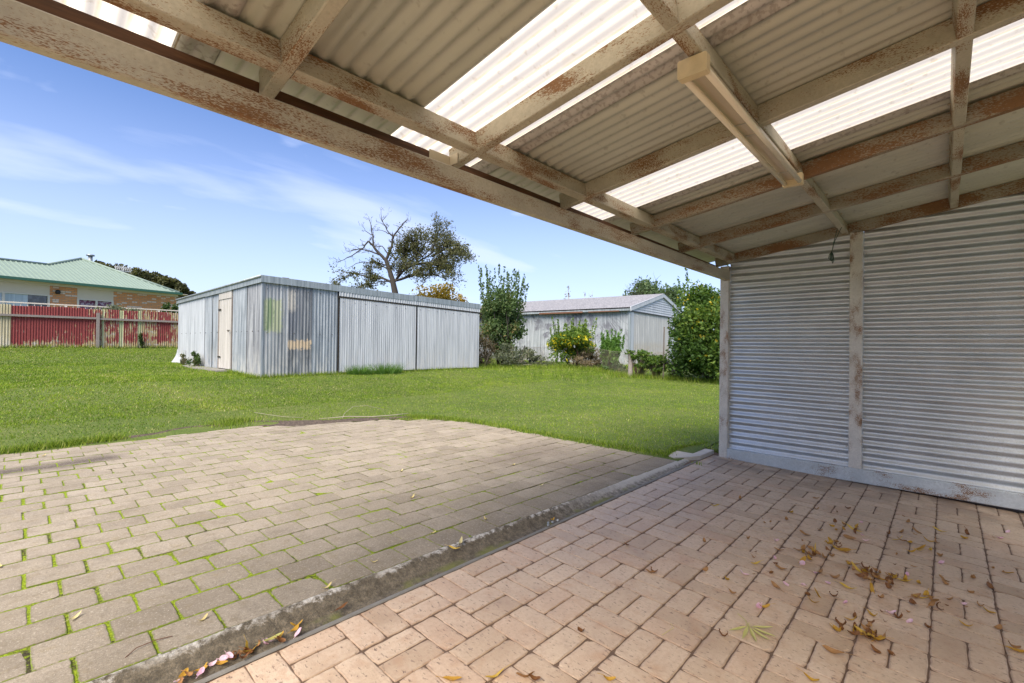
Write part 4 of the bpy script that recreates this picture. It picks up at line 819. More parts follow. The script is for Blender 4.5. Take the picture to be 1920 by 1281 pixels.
def shrub(name, label, cat, base_, c, rad, n, size, mat, seed, clumps=26, csz=.33, shell=.55, stems=7, stem_r=.02, elong=1.5, barkm='bark', group=None, spikes=0, sh=.0, rmap=None, up=0.):
    rs = np.random.RandomState(seed); t = thing(name, label, cat, tuple(base_), group); b = np.array(base_, float); c = np.array(c, float); rad = np.array(rad, float)
    pts, rc = blob_points(c, rad, n, rs, clumps, csz, shell); r_ = .55*rc+.45*rs.rand(n)
    if rmap is not None: r_ = rmap(pts, r_, rs)
    mb = MB(); leaves(mb, pts, size, rs, elong, r_, up)
    for k in range(spikes):     # upright shoots with leaves along them
        a = rs.rand()*6.28; rr = rs.rand()**.5; q = c+rad*np.array([math.cos(a)*rr*.8, math.sin(a)*rr*.8, .35]); L_ = rad[2]*(.45+.75*rs.rand()); D = np.array([math.cos(a)*.15*rr, math.sin(a)*.15*rr, 1.]); m = int(L_/size*3.2); s_ = rs.rand(m)
        P = q+D*s_[:, None]*L_+rs.normal(size=(m, 3))*size*.5*(1-.6*s_[:, None]); leaves(mb, P, size*.85, rs, elong, .2+.5*rs.rand(m), 1.)
    mb.obj('crown', mat, t)
    mb = MB()
    for k in range(stems):
        a = rs.rand()*6.28; e = c+rad*np.array([math.cos(a)*.6, math.sin(a)*.6, -.1+.7*rs.rand()]); s0 = b+np.array([math.cos(a)*.08, math.sin(a)*.08, -.03]); m_ = (s0+e)/2+rs.normal(size=3)*.06*rad.max(); tube(mb, [s0, m_, e], [stem_r, stem_r*.7, stem_r*.25], 5)
    mb.obj('stems' if stems > 1 else 'trunk', barkm, t, True)
    return t
def plants():
    G = lambda x, y: (x, y, gz(x, y))
    shrub('autumn_tree', 'yellow leaved autumn tree peeping over the shed roof', 'tree', G(10.2, 18), (10.1, 17.9, 3.35), (1.5, 1.5, 1.35), 5200, .11, 'yellow_leaf', 31, 30, .35, .4, 5, .06)
    # upright pear
    shrub('upright_tree', 'upright leafy fruit tree with thin shoots between the two sheds', 'tree', G(6.75, 9.95), (6.78, 9.85, 2.10), (1.0, 1.0, 1.30), 8200, .075, 'pear_leaf', 32, 60, .30, .3, 9, .03, 1.5, spikes=46)
    rs = np.random.RandomState(33)
    shrub('tangled_shrub', 'tangled grey green undergrowth at the foot of the upright tree', 'shrub', G(6.75, 9.2), (6.85, 9.15, .80), (1.05, .55, .60), 3000, .055, 'grey_leaf', 34, 22, .3, .4, 16, .008, 1.6, 'pale_bark')
    shrub('dry_shrub', 'dry brown twiggy bush against the corner of the front shed', 'shrub', G(5.85, 9.9), (5.95, 9.9, 1.05), (.55, .5, .85), 1500, .045, 'dry_weed', 35, 20, .3, .4, 20, .008, 1.6, 'pale_bark')
    shrub('low_weed_clump', 'low weeds in front of the scuffed shed wall', 'weeds', G(7.6, 9.0), (7.55, 8.95, .55), (1.0, .4, .30), 1600, .05, 'grey_leaf', 36, 16, .3, .3, 10, .006, 2., 'pale_bark')
    ym = lambda lo, hi: (lambda P, r_, rs: np.where(rs.rand(len(P)) < np.interp(P[:, 2], [lo, hi], [.05, .30]), .8+.2*rs.rand(len(P)), r_*.72))
    def fm(P, r_, rs):
        k = np.exp(-((P[:, 2]-1.28)/.30)**2); return np.where(rs.rand(len(P)) < .22*k, .8+.2*rs.rand(len(P)), r_*.74)
    shrub('flowering_bush', 'green bush covered in yellow flowers in front of the back shed', 'bush', G(8.55, 7.95), (8.50, 7.95, 1.22), (1.15, .95, .66), 9000, .055, 'flower_leaf', 37, 34, .32, .35, 14, .015, 2.2, spikes=34, rmap=fm)
    shrub('dead_weed_clump', 'dead brown seed stalks below the yellow flowering bush', 'weeds', G(8.75, 7.45), (8.75, 7.4, .68), (1.0, .4, .48), 2000, .04, 'dry_weed', 38, 22, .3, .4, 40, .006, 2.4, 'pale_bark')
    shrub('fennel_clump', 'tall feathery bright green weeds right of the flowering bush', 'weeds', G(8.9, 6.6), (8.9, 6.55, .92), (.50, .45, .58), 4200, .05, 'fennel_leaf', 39, 26, .3, .3, 26, .006, 3.2, 'dry_weed', spikes=26, up=1.2)
    shrub('low_green_weeds', 'low leafy weeds between the fence post and tall green weeds', 'weeds', G(8.1, 5.9), (8.1, 5.9, .42), (.65, .5, .22), 1500, .05, 'pear_leaf', 40, 20, .3, .3, 8, .006, 1.8)
    def bm(P, r_, rs):
        f = np.array([max(0, mnoise.noise((p[0]*3.2, p[1]*3.2, p[2]*3.2))) for p in P]); pr_ = np.clip(f*.75*np.interp(P[:, 2], [.6, 1.4, 2.6], [.03, .2, .6]), 0, .35); return np.where(rs.rand(len(P)) < pr_, .88+.12*rs.rand(len(P)), r_*.83)
    shrub('large_shrub', 'large dense shrub dotted with yellow leaves behind the corner post', 'shrub', G(7.5, 2.6), (7.55, 2.55, 1.62), (1.32, 1.4, 1.50), 36000, .062, 'big_leaf', 41, 100, .27, .38, 14, .03, 1.6, rmap=bm, spikes=8)
    # jade like plants with brown stems
    rs = np.random.RandomState(43)
    for k, (x, y, s) in enumerate(((7.32, 4.62, 1.0), (7.40, 4.15, .8))):
        g = gz(x, y); t = thing('succulent_bush', ('taller' if k == 0 else 'lower')+' broad leaved succulent with brown stems beside the '+('mesh covered fence post' if k == 0 else 'metal stake'), 'plant', (x, y, g)); mb = MB(); ml = MB()
        for j in range(26):
            a = rs.rand()*6.28; rr = .34*s*rs.rand()**.5; h = (.28+.5*rs.rand())*s; e = np.array([x+math.cos(a)*rr, y+math.sin(a)*rr, g+h]); tube(mb, [(x+math.cos(a)*.08, y+math.sin(a)*.08, g-.02), ((x+e[0])/2+rs.normal()*.03, (y+e[1])/2+rs.normal()*.03, g+h*.5), e], [.014, .011, .007], 5)
            leaves(ml, e+rs.normal(size=(34, 3))*[.055, .055, .035], .062, rs, 1.4, .2+.6*rs.rand(34))
        mb.obj('stems', 'dry_weed', t, True); ml.obj('leaf_clusters', 'big_leaf', t)
    # pepper tree
    rs = np.random.RandomState(44); t = thing('pepper_tree', 'drooping pale green pepper tree behind the gable of the back shed', 'tree', (26.3, 13.6, .4))
    mb = MB(); tips = []; branchy(mb, (26.3, 13.6, .4), (0, 0, 1), 2.6, .28, 4, rs, tips, .55, .1, 4, .66); mb.obj('trunk', 'bark', t, True)
    mb = MB(); pts, rc = blob_points((26.4, 13.5, 4.6), (2.2, 2.2, 1.9), 900, rs, 24, .3, .6); P = []; r_ = []
    for p, q in zip(pts, rc):
        m = 9; k = np.arange(m)[:, None]; P.append(p+k*np.array([[0, 0, -.085]])+rs.normal(size=(m, 3))*.07); r_.append(.5*q+.5*rs.rand(m))
    leaves(mb, np.concatenate(P), .13, rs, 1.8, np.concatenate(r_)); mb.obj('crown', 'pepper_leaf', t)
    shrub('dark_tree', 'small dark green tree top showing left of the back shed roof', 'tree', G(17.5, 20.4), (17.5, 20.4, 3.4), (.9, .9, .95), 1300, .12, 'dark_leaf', 45, 14, .35, .4, 3, .06)
    shrub('olive_shrub', 'small olive brown shrub top beside the yellow autumn tree', 'shrub', G(9.2, 13.2), (9.2, 13.2, 2.62), (.55, .55, .62), 900, .08, 'olive_leaf', 46, 14, .35, .4, 4, .03)
    # thin poplars
    for k, (x, y, h, lb) in enumerate(((18.95, 15.8, 5.0, 'tallest thin bare sapling behind the back shed roof'), (20.0, 15.2, 4.7, 'thin leaning bare sapling, right of the tallest one behind the back shed'), (18.0, 16.6, 3.9, 'short bare sapling, left of the tallest one behind the back shed'))):
        rs = np.random.RandomState(50+k); t = thing('sapling', lb, 'sapling', (x, y, .5)); mb = MB(); ml = MB()
        for j in range(5 if k < 2 else 3):
            a = rs.uniform(-.5, .5); e = np.array([x+.68*a, y-.73*a, h+rs.uniform(-.6, .25)]); s0 = np.array([x, y, .5]); tube(mb, [s0, (s0*.4+e*.6)-[a*.2, 0, 0], e], [.03, .018, .006], 5)
            m = 26; s_ = .55+.45*rs.rand(m)[:, None]; leaves(ml, s0+(e-s0)*s_+rs.normal(size=(m, 3))*.05, .06, rs, 2.)
        mb.obj('stems', 'pale_bark', t, True); ml.obj('leaf_clusters', 'dry_weed', t)
    # gums behind the house
    for k, (x, y, z, rx, rz, lb) in enumerate(((2.4, 77, 10.0, 2.6, 1.6, 'dark gum tree just behind the metal flue of the green roof'), (5.9, 74, 9.2, 2.3, 1.5, 'dark gum tree behind the television aerial'), (7.6, 71.5, 8.4, 1.7, 1.1, 'thin crowned gum tree with sky gaps right of the aerial'), (9.3, 70, 7.2, 1.2, 1.3, 'small round gum tree at the right end of the green roof'))):
        shrub('gum_tree', lb, 'tree', (x, y, 1.2), (x, y, z), (rx, rx, rz), int(2600+900*rx), .30, 'gum_leaf', 60+k, int(9+rx*3), .42, .45, 5, .10)
    shrub('silver_shrub', 'silver green shrub spilling over the red fence', 'shrub', (-2.2, 24.5, 1.0), (-2.3, 24.4, 2.42), (.95, .35, .40), 1600, .06, 'grey_leaf', 70, 22, .3, .4, 6, .02)
    shrub('conifer_shrub', 'bright green shrub between the brick house and front shed', 'shrub', (-.35, 26.3, 1.0), (-.2, 26.3, 2.45), (.62, .5, .72), 1800, .07, 'dark_leaf', 71, 18, .32, .4, 4, .03)
    shrub('climbing_weed', 'leafy weed growing up the bottom of the red fence', 'weed', (-1.72, 23.74, .85), (-1.70, 23.72, 1.25), (.13, .06, .42), 240, .06, 'dark_leaf', 72, 8, .35, .3, 3, .01)
    # weeds along the front shed
    shrub('side_weed', 'straggly dark weed beside the concrete step at the shed side', 'weed', (-1.80, 13.95, .42), (-1.86, 14.0, .68), (.16, .40, .30), 420, .05, 'dark_leaf', 73, 12, .35, .3, 16, .005, 1.6, 'dry_weed')
    shrub('side_weed', 'thin bare stalked weed at the far end of the shed side', 'weed', (-1.85, 15.3, .42), (-1.88, 15.3, .66), (.10, .35, .24), 150, .045, 'olive_leaf', 74, 10, .35, .3, 14, .005, 1.6, 'dry_weed')
    rs = np.random.RandomState(75)
    for k, (x, y, w_, h, lb) in enumerate(((.62, 8.99, .34, .26, 'smaller left grass tuft against the white sliding door'), (1.42, 8.97, .40, .30, 'taller right grass tuft against the white sliding door'))):
        g = gz(x, y); n = 520; a = rs.rand(n)*6.28; rr = rs.rand(n)**.5; bx_ = x+np.cos(a)*rr*w_; by = y+np.sin(a)*rr*.12-.02; L_ = h*(.45+.75*rs.rand(n)); ln = rs.normal(size=(n, 2))*.35+np.stack([np.cos(a)*.25, -np.full(n, .15)], 1)
        V = []; 
        for i in range(n):
            c = np.array([bx_[i], by[i], g-.01]); e = c+np.array([ln[i, 0]*L_[i], ln[i, 1]*L_[i], L_[i]]); s_ = np.array([math.cos(a[i]*3), math.sin(a[i]*3), 0])*.006; V += [c-s_, c+s_, e]
        mb = MB(); mb.add(V, [(3*i, 3*i+1, 3*i+2) for i in range(n)], np.repeat(.2+.5*rs.rand(n), 3)); tag(mb.obj('grass_tuft', 'fennel_leaf'), lb, 'grass tuft', 'grass tufts against the white shed door')
plants()
def yard_bits():
    # chain mesh fence
    t = thing('chain_mesh_fence', 'rusty chain mesh fence running in front of the back shed', 'fence', (7.25, 4.88, gz(7.25, 4.88)))
    line = [(7.9, 12.5), (8.0, 10.3), (8.35, 8.45), (8.4, 6.9), (7.25, 4.90), (7.45, 4.0), (7.5, 1.5)]
    mb = MB()
    for (x0, y0), (x1, y1) in zip(line[:-1], line[1:]):
        L_ = math.hypot(x1-x0, y1-y0); n = int(L_/.075); d = np.array([(x1-x0), (y1-y0), 0])/L_; H = .72; nv = 10
        for s in (1, -1):
            for i in range(-nv, n):
                P = []
                for k in (0, nv):
                    u = (i+k) if s > 0 else (i+nv-k); P.append((u*.075, k*H/nv))
                if P[0][0] < 0 or P[1][0] < 0 or P[0][0] > L_ or P[1][0] > L_: continue
                V = [np.array([x0, y0, 0])+d*u+np.array([0, 0, gz(x0+d[0]*u, y0+d[1]*u)+z]) for u, z in P]; tube(mb, V, .0034, 3, .5, False)
        tube(mb, [(x0, y0, gz(x0, y0)+.74), ((x0+x1)/2, (y0+y1)/2, gz((x0+x1)/2, (y0+y1)/2)+.71), (x1, y1, gz(x1, y1)+.74)], .004, 4)
    mb.obj('wire_mesh', 'mesh_wire', t)
    g = gz(7.25, 4.88); mb = MB(); tube(mb, [(7.24, 4.90, g-.05), (7.25, 4.89, g+.4), (7.23, 4.91, g+.80)], [.075, .07, .068], 9); mb.obj('timber_post', 'grey_timber', t)
    mb = MB(); tube(mb, [(8.38, 7.6, .3), (8.36, 7.62, 1.15)], .022, 6); mb.obj('iron_post', 'rust_solid', t); mb = MB(); tube(mb, [(7.95, 10.1, .3), (8.08, 9.9, 1.2)], .03, 6); mb.obj('leaning_post', 'grey_timber', t)
    g = gz(7.3, 3.85); mb = MB(); V = []
    for z in (g-.1, g+1.50): V += [(7.28+.02*z-.012, 3.86, z), (7.28+.02*z, 3.85, z), (7.28+.02*z+.020, 3.86, z), (7.28+.02*z, 3.888, z)]
    mb.add(V, [(0, 1, 5, 4), (1, 2, 6, 5), (2, 3, 7, 6), (3, 0, 4, 7), (4, 5, 6, 7)]); tag(mb.obj('metal_stake', 'stake'), 'tall thin metal stake standing right of the mesh covered post', 'stake')
    # old tyre on a drum
    t = thing('old_tyre', 'black tyre lying beside the large shrub behind the metal stake', 'tyre', (7.75, 3.72, .5)); mb = MB(); ang = np.linspace(0, 2*math.pi, 25)
    tube(mb, [(7.75+.24*math.cos(a), 3.72+.24*math.sin(a), .72) for a in ang], .075, 9, .5, False); mb.obj('tread', 'black', t, True)
    tag_ = MB(); tube(tag_, [(7.75, 3.72, .28), (7.75, 3.72, .645)], [.17, .2], 14); tag(tag_.obj('drum', 'black', None, True), 'dark drum standing under the old black tyre', 'drum')
    # dead sticks
    rs = np.random.RandomState(80)
    for k, (x, y, lb) in enumerate(((7.35, 8.9, 'pale forked dead stick leaning in the weeds near the scuffed wall'), (6.95, 8.75, 'pale dead stick lying flat on the grass below the upright tree'))):
        mb = MB(); g = gz(x, y); 
        if k == 0: tube(mb, [(x-.1, y-.05, g), (x+.05, y, g+.22), (x+.16, y, g+.42)], [.016, .012, .006], 5); tube(mb, [(x+.05, y, g+.22), (x-.02, y, g+.44)], [.01, .005], 5)
        else: tube(mb, [(x-.35, y+.2, g+.03), (x-.1, y+.05, g+.10), (x+.15, y, g+.09), (x+.3, y-.2, g+.04)], [.015, .013, .01, .005], 5)
        tag(mb.obj('dead_stick', 'pale_bark', None, True), lb, 'stick', 'dead sticks at the back of the lawn')
    # pale vine twigs by the paving
    g = lambda x, y: gz(x, y)
    mb = MB(); P = [(-2.35, 4.75), (-1.95, 4.62), (-1.62, 4.52), (-1.3, 4.42), (-1.05, 4.33)]; tube(mb, [(x, y, g(x, y)+.035+.015*math.sin(i*2)) for i, (x, y) in enumerate(P)], [.003, .007, .008, .007, .004], 6)
    tag(mb.obj('fallen_twig', 'pale_bark', None, True), 'long pale twig lying along the far tip of the beige paving', 'twig')
    mb = MB(); P = [(-2.05, 4.62, .03), (-1.95, 4.75, .08), (-1.70, 4.95, .13), (-1.45, 4.98, .12), (-1.2, 4.85, .06)]; tube(mb, [(x, y, g(x, y)+h) for x, y, h in P], .0032, 5)
    tag(mb.obj('fallen_twig', 'pale_bark', None, True), 'thin arched twig rising from the grass by the paving tip', 'twig')
    mb = MB(); P = [(-2.95, 5.65, .02), (-2.85, 5.35, .03), (-2.70, 5.1, .03), (-2.5, 4.95, .03)]; tube(mb, [(x, y, g(x, y)+h) for x, y, h in P], .0032, 5); tag(mb.obj('fallen_twig', 'pale_bark', None, True), 'thin curved twig in the grass left of the long pale twig', 'twig')
yard_bits()

# ------------------------------------------------------------------ grass
def grass():
    rs = np.random.RandomState(90)
    def region(n, x0, x1, y0, y1, h, wd, bend=.6, hi=1.):
        x = rs.uniform(x0, x1, n); y = rs.uniform(y0, y1, n)
        ex = edge_y(np.clip(x, -9, -1.1)); inside = (x < -.64+.08*np.sin(y*5)) & (y < ex+.04+.05*np.sin(x*9)+(.07+.10*np.sin(x*3.1)**2)*((x > -4.7) & (x < -1.2)))
        corner = (x > -1.6) & (x < -.6) & (y > 4.2-(x+1.5)*1.1) & (y < 4.9); inside &= ~corner
        inside |= (x > -1.72) & (x < 4.97) & (y > 9.13) & (y < 17.15)
        inside |= (x > -.66) & (x < .0) & (y < .15)
        x, y = x[~inside], y[~inside]; n = len(x)
        z = ground(x, y); a = rs.rand(n)*6.283; L_ = h*(.5+rs.rand(n)); cx, sx = np.cos(a), np.sin(a); ln = rs.rand(n)*bend*L_; b2 = rs.rand(n)*6.283
        w2 = wd*(.6+.8*rs.rand(n))
        V = np.empty((n, 3, 3)); V[:, 0] = np.stack([x-cx*w2, y-sx*w2, z-.004], 1); V[:, 1] = np.stack([x+cx*w2, y+sx*w2, z-.004], 1); V[:, 2] = np.stack([x+np.cos(b2)*ln*1.3, y+np.sin(b2)*ln*1.3, z+L_*.8], 1)
        big = .5+.3*np.sin(x*.9+1.3*np.sin(y*.7))*np.sin(y*1.1+x*.3)+.25*np.sin(x*3.1+2*np.sin(y*2.3))*np.sin(y*2.7+1.5*np.sin(x*1.9)); cl = np.zeros(n)
        for q in range(9):
            th = q*1.9; fq = 5+q*2.6; cl += np.sin((x*math.cos(th)+y*math.sin(th))*fq+2.2*np.sin((y*math.cos(th)-x*math.sin(th))*fq*.37+q))
        cl = cl/4.5; r_ = np.clip(.05+.42*rs.rand(n)+.30*big+.17*cl, 0, .9); V[:, 2, 2] += L_*np.clip(cl, -.5, 1.2)*.35; trk = np.exp(-((x+3.6+.18*(y-8))/.28)**2)*(y > 6)*(y < 12); r_ = np.clip(r_+.35*trk*(rs.rand(n) < .6), 0, .97); dry = rs.rand(n) < .09; r_[dry] = rs.uniform(.9, 1, dry.sum())
        return V.reshape(-1, 3), np.repeat(r_, 3)
    parts = [region(190000, -9, 8, -.3, 7.2, .023, .0050, .9), region(130000, -9, 9.5, 6.0, 11, .028, .0070, .9), region(60000, -9, 0, 9, 17, .034, .009), region(45000, -12, 0, 16, 23.85, .038, .012), region(14000, 5, 12, 5, 16, .09, .008)]
    # taller fringe at the paving edge and at the foot of walls
    def strip(P, n, sd, h, wd):
        P = np.array(P, float); seg = rs.randint(0, len(P)-1, n); t = rs.rand(n)[:, None]; q = P[seg]*(1-t)+P[seg+1]*t+rs.normal(size=(n, 2))*sd; x, y = q[:, 0], q[:, 1]; z = ground(x, y)
        a = rs.rand(n)*6.283; L_ = h*(.4+rs.rand(n)); V = np.empty((n, 3, 3)); V[:, 0] = np.stack([x-np.cos(a)*wd, y-np.sin(a)*wd, z-.01], 1); V[:, 1] = np.stack([x+np.cos(a)*wd, y+np.sin(a)*wd, z-.01], 1); V[:, 2] = np.stack([x+rs.normal(size=n)*L_*.4, y+rs.normal(size=n)*L_*.4, z+L_], 1)
        return V.reshape(-1, 3), np.repeat(rs.rand(n)*.95, 3)
    parts += [strip([(-9, 4.62), (-5.5, 4.80), (-4.6, 4.9)], 5000, .05, .06, .004), strip([(-.58, .2), (-.62, 1.5), (-.62, 3), (-.8, 3.9), (-1.1, 4.3)], 5500, .06, .045, .004), strip([(-1.8, 9.1), (0, 9.06), (2, 9.04), (5, 9.0)], 2600, .04, .09, .005), strip([(-1.85, 9.1), (-1.85, 11)], 800, .04, .09, .005),
              strip([(5.2, 9.6), (6.6, 8.7), (8, 7.6), (8, 6), (7.2, 5.1), (7.3, 3.8), (7.2, 2)], 9000, .18, .13, .005), strip([(-14, 23.8), (0, 23.8)], 2500, .06, .13, .012), strip([(-.66, .16), (-.38, .19), (-.28, .22), (-.05, .17), (.3, .06)], 900, .02, .035, .004), strip([(-3.55, 5.1), (-3.2, 5.2)], 1100, .10, .06, .004)]
    V = np.concatenate([p[0] for p in parts]).astype(np.float32); A = np.concatenate([p[1] for p in parts]).astype(np.float32); n = len(V)//3
    me = bpy.data.meshes.new('grass'); me.vertices.add(len(V)); me.vertices.foreach_set('co', V.ravel()); me.loops.add(3*n); me.loops.foreach_set('vertex_index', np.arange(3*n, dtype=np.int32))
    me.polygons.add(n); me.polygons.foreach_set('loop_start', np.arange(0, 3*n, 3, dtype=np.int32)); me.polygons.foreach_set('loop_total', np.full(n, 3, np.int32))
    at = me.attributes.new('rnd', 'FLOAT', 'POINT'); at.data.foreach_set('value', A); me.update(calc_edges=True); me.materials.append(MAT['grass_blade'])
    o = bpy.data.objects.new('grass', me); C.objects.link(o); tag(o, 'short bright green grass blades covering the lawn', 'grass', None, 'stuff')
grass()

# ------------------------------------------------------------------ fallen leaves and petals
def leaf_mesh(name, L_, W_, curl, twist, seed, pointy=1.):
    rs = np.random.RandomState(seed); n = 7; V = []; F = []
    for i in range(n+1):
        t = i/n; w_ = W_*math.sin(math.pi*min(1, max(0, t*.97+.02)))**(.8*pointy)*(1-.35*t); x = (t-.5)*L_; th = curl*(t-.5)*2; xx = x*math.cos(th*.5); z = L_*abs(math.sin(th*.5))*.35+.002; tw = twist*(t-.5)
        for s in (-1, -.5, 0, .5, 1): V.append((xx, s*w_*math.cos(tw), z+abs(s)*w_*.55+s*w_*math.sin(tw)))
    for i in range(n):
        for k in range(4): a = i*5+k; F.append((a, a+1, a+6, a+5))
    V = np.array(V); V[:, 2] -= V[:, 2].min()-.0012
    # leaf stalk
    s0 = len(V); V = np.concatenate([V, [V[2]+[0, -.0008, 0], V[2]+[0, .0008, 0], V[2]+[-L_*.3, .001, .003], V[2]+[-L_*.3, -.0008, .003]]]); F.append((s0, s0+1, s0+2, s0+3))
    me = bpy.data.meshes.new(name); me.from_pydata(V.tolist(), [], F); a = me.attributes.new('rnd', 'FLOAT', 'POINT'); a.data.foreach_set('value', np.clip(rs.rand()+rs.normal(size=len(V))*.12, 0, 1).astype(np.float32))
    me.polygons.foreach_set('use_smooth', [True]*len(F)); return me
def litter():
    rs = np.random.RandomState(100); zp = lambda x, y: .0224*y+.001
    kinds = {
        'brown': dict(m='dry_brown_leaf', nm='dry_leaf', lb='curled dry brown leaf lying on the brick patio', cat='leaf', gr='dry brown leaves on the brick patio', pr=[leaf_mesh('dry_leaf', l, w_, c, tw, 200+i) for i, (l, w_, c, tw) in enumerate(((.060, .011, 2.0, 1.5), (.072, .009, 2.6, -2.), (.048, .013, 1.6, 1.), (.055, .008, 2.2, 2.6), (.066, .012, 1.2, -1.2)))]),
        'yellow': dict(m='fallen_yellow_leaf', nm='yellow_leaf', lb='yellow autumn leaf lying on the brick patio', cat='leaf', gr='yellow leaves on the brick patio', pr=[leaf_mesh('yellow_leaf', l, w_, c, tw, 210+i) for i, (l, w_, c, tw) in enumerate(((.070, .010, .8, .5), (.082, .009, 1.2, -.8), (.055, .011, 1.4, 1.), (.075, .008, 1.8, .9)))]),
        'pink': dict(m='pink_petal', nm='petal', lb='pink and white petal lying on the brick patio', cat='petal', gr='pink petals on the brick patio', pr=[leaf_mesh('petal', l, w_, c, tw, 220+i, .6) for i, (l, w_, c, tw) in enumerate(((.040, .011, 1.2, .4), (.048, .009, 1.6, -.6), (.034, .012, .9, .3)))]),
    }
    def drop(k, x, y, z=None, dz=0., lb=None, gr=None, s=1., mat=None, rz=None, tilt=.25):
        K = kinds[k]; me = K['pr'][rs.randint(len(K['pr']))]; o = bpy.data.objects.new(K['nm'], me); C.objects.link(o)
        o.location = (x, y, (zp(x, y) if z is None else z)+dz); o.rotation_euler = (rs.normal()*tilt, rs.normal()*tilt, rs.rand()*6.28 if rz is None else rz); o.scale = (s*(1.0+.45*rs.rand()),)*3
        if len(me.materials) == 0: me.materials.append(None)
        o.material_slots[0].link = 'OBJECT'; o.material_slots[0].material = MAT[mat or K['m']]
        return tag(o, lb or K['lb'], K['cat'], gr or K['gr'])
    brown = [(-1.38, -.83), (-.89, -1.28), (-1.62, -1.22), (-.98, -1.5), (-1.19, -1.33), (-2.18, -1.12), (-1.82, -1.37), (-3.06, -.88), (-2.44, -1.23), (-2.71, -1.41), (-2.43, -1.35), (-2.57, -1.36), (-2.48, -1.38), (-2.95, -1.27), (-2.69, -1.55), (-2.6, -1.65), (-2.44, -1.82), (-1.95, -2.05), (-2.0, -2.06), (-2.39, -1.94), (-2.17, -2.18), (-2.6, -2.0), (-2.98, -1.84), (-2.96, -1.89), (-3.12, -1.72), (-3.34, -1.36), (-2.75, -1.75), (-2.37, -2.23), (-1.87, -2.23), (-2.02, -2.15), (-1.37, -1.78), (-1.27, -1.84), (-.99, -1.86), (-1.17, -1.91), (-1.56, -2.04), (-1.66, -1.6), (-2.6, -1.9), (-2.44, -.94), (-2.81, -1.08), (-1.3, -2.01), (-2.07, -1.56), (-2.37, -1.62), (-2.36, -1.55), (-2.22, -1.31), (-1.8, -2.17), (-2.51, -2.27), (-.95, -2.17), (-1.66, -1.43), (-1.94, -1.62), (-4.13, -.92), (-4.12, -.95), (-3.76, -.91), (-3.04, -.89), (-2.85, -.62)]
    yellow = [(-2.66, -1.59), (-1.56, -2.32), (-2.21, -2.21), (-2.67, -1.81), (-2.45, -1.69), (-2.29, -1.97), (-2.45, -2.13), (-2.11, -1.9), (-1.62, -1.9), (-1.72, -.75), (-2.83, -1.2), (-2.74, -1.58), (-2.13, -1.9), (-2.1, -1.95), (-1.03, -2.03), (-2.93, -1.7), (-2.38, -1.78), (-1.08, -2.15), (-2.97, -1.42), (-2.52, -1.26), (-1.57, -1.51), (-1.43, -1.21), (-2.88, -1.85), (-3.37, -1.69), (-2.54, -2.28), (-4.33, -.74), (-4.21, -.84), (-3.92, -1.14)]
    pink = [(-1.26, -1.62), (-2.99, -1.4), (-2.65, -1.44), (-2.59, -1.51), (-2.47, -1.6), (-2.39, -1.53), (-1.54, -1.65), (-.88, -2.33), (-1.69, -2.04), (-2.6, -1.94), (-2.58, -1.87), (-2.21, -2.12), (-2.31, -1.45), (-2.36, -1.32), (-2.02, -1.9), (-2.7, -1.25), (-1.63, -1.68), (-2.08, -1.26), (-2.63, -1.7), (-.67, -2.38)]
    for p in brown: drop('brown', *p)
    for p in yellow: drop('yellow', *p)
    for p in pink: drop('pink', *p)
    piles = [(-2.14, -1.45, 15, .06, 'leaf heap left of the long drift on the patio bricks'), (-1.51, -1.55, 8, .07, 'far leaf heap nearest the metal wall posts'), (-1.90, -1.54, 9, .05, 'loose leaf row behind the long drift on the bricks'), (-2.17, -1.72, 14, .055, 'long drift of leaves in the middle of the patio'), (-2.20, -1.80, 16, .05, 'long drift of leaves in the middle of the patio'),
             (-2.88, -1.79, 22, .055, 'dense leaf heap nearest the camera, right of the green sprig'), (-2.29, -2.0, 7, .05, 'small leaf heap right of the long drift'), (-1.50, -1.91, 7, .07, 'loose leaf cluster at the far right of the patio')]
    for x, y, n, sd, pn in piles:
        for k in range(n):
            px, py = x+rs.normal()*sd, y+rs.normal()*sd*.8; kk = 'brown' if rs.rand() < .62 else 'yellow'; drop(kk, px, py, dz=rs.rand()*.014, tilt=.45, lb=kk+' leaf in the '+pn, gr=kk+' leaves in the '+pn)
    for k in range(22): drop('brown', rs.uniform(-3.0, -.8), rs.uniform(-2.3, -1.0), s=.45, lb='tiny brown leaf crumb scattered between the larger patio leaves', gr='tiny leaf crumbs on the patio')
    # little drift against the kerb
    for k in range(26):
        x = -5.03+.42*rs.rand()**1.1; kk = 'yellow' if rs.rand() < .5 else ('pink' if rs.rand() < .35 else 'brown')
        drop(kk, x, -.078+rs.normal()*.012, z=.004+.012*rs.rand(), lb={'yellow': 'yellow leaf in the little drift against the kerb', 'pink': 'pink petal in the little drift against the kerb', 'brown': 'brown leaf in the little drift against the kerb'}[kk], gr={'yellow': 'yellow leaves drifted against the kerb', 'pink': 'petals drifted against the kerb', 'brown': 'brown leaves drifted against the kerb'}[kk], rz=rs.normal()*.5, tilt=.4, s=.9)
    for x, y, z, m, rz, lb in ((-4.72, -.085, .02, 'green_yellow_leaf', .1, 'green leaf resting on the drift against the kerb'), (-4.42, -.07, .018, 'dry_brown_leaf', .3, 'long brown leaf on the kerb beyond the little drift'), (-3.72, -.02, .05, 'fallen_yellow_leaf', -1.1, 'orange leaf on the sloping kerb face, lower of the touching pair'), (-3.66, -.0, .06, 'pale_leaf', .7, 'pale leaf on the sloping kerb face, upper of the touching pair'), (-2.92, -.10, .02, 'fallen_yellow_leaf', .2, 'yellow leaf at the foot of the kerb beside grey pebbles')):
        o = drop('yellow', x, y, z=z, lb=lb, gr=None, mat=m, rz=rz, tilt=.1); del o['group']
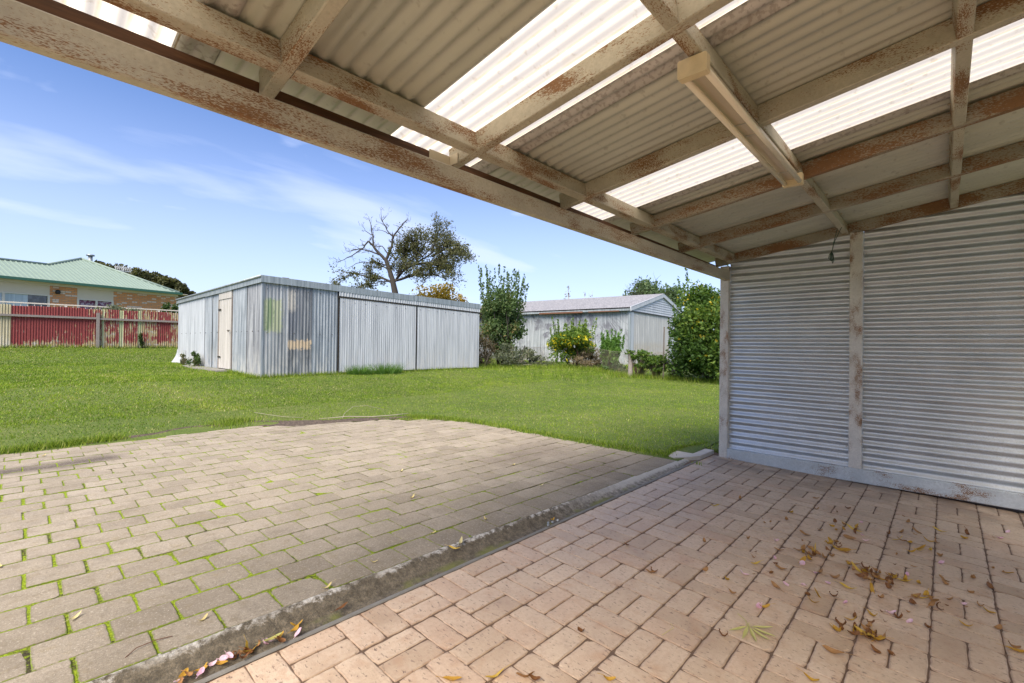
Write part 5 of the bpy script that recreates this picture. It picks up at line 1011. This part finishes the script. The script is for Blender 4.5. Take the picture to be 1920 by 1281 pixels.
    lab = ['near the bottom left of the photo', 'above the middle of the kerb', 'left of the kerb centre', 'by the centre row of pavers']
    pv = [(-4.9, .17), (-4.43, .06), (-4.14, .14), (-3.68, .23), (-3.39, .87), (-3.3, .17), (-2.11, 1.02), (-2.44, .4), (-3.03, 1.56), (-5.26, .55), (-5.48, 1.39), (-5.24, 4.39)]
    for x, y in pv: drop('yellow', x, y, z=float(base(x))+.002, lb='small pale leaf scattered on the beige concrete pavers', gr='pale leaves on the beige pavers', mat='pale_leaf', tilt=.06, s=.8)
    # compound leaf sprig
    t = thing('leaf_sprig', 'fallen sprig of long green yellow leaflets on the brick patio', 'leaf', (-3.2, -1.42, zp(-3.2, -1.42)+.002))
    me = leaf_mesh('leaflet', .085, .0085, .35, .2, 240); me.materials.append(MAT['green_yellow_leaf'])
    for a in (2.7, 2.1, 3.2, 3.75, 4.25, -1.35):
        o = bpy.data.objects.new('leaflet', me); C.objects.link(o); o.parent = t; o.rotation_euler = (rs.normal()*.06, rs.normal()*.04, a+.5); o.location = (math.cos(a+.5)*.060, math.sin(a+.5)*.060, .002); o.scale = (1.12, 1.12, 1.12)
    mb = MB(); tube(mb, [(-3.2, -1.42, zp(-3.2, -1.42)+.005), (-3.15, -1.39, zp(-3.2, -1.42)+.006), (-3.12, -1.35, zp(-3.2, -1.42)+.005)], .0015, 5); mb.obj('stalk', 'green_yellow_leaf', t)
    mb = MB(); z = float(base(-5)); tube(mb, [(-5.155, .10, z+.004), (-5.12, .125, z+.012), (-5.06, .135, z+.009), (-5.01, .13, z+.004)], .0016, 5); tag(mb.obj('curved_stem', 'rust_solid'), 'thin curved brown stem lying on the beige pavers near the camera', 'stem')
    mb = MB(); tube(mb, [(-3.42, -1.16, zp(-3.4, -1.16)+.002), (-3.46, -1.19, zp(-3.4, -1.1)+.012), (-3.53, -1.17, zp(-3.4, -1.1)+.003)], .0014, 5); tag(mb.obj('curved_stem', 'pale_leaf'), 'thin curved pale stem lying on the pink patio bricks', 'stem')
    # pebbles
    for k, (x, y, z) in enumerate(((-2.98, -.11, .006), (-2.92, -.10, .007), (-2.87, -.105, .006), (-2.95, -.085, .006))):
        v = rs.normal(size=(14, 3)); v /= np.linalg.norm(v, axis=1)[:, None]; mb = MB(); s = rs.uniform(.008, .014); tube(mb, [(x-s, y, z), (x-s*.5, y, z+.003), (x+s*.4, y+.002, z+.004), (x+s, y, z)], [s*.35, s*.8, s*.75, s*.3], 7); tag(mb.obj('pebble', 'flashing', None), 'grey pebble at the foot of the kerb', 'pebble', 'grey pebbles at the foot of the kerb')
    rp = np.random.RandomState(5)
litter()
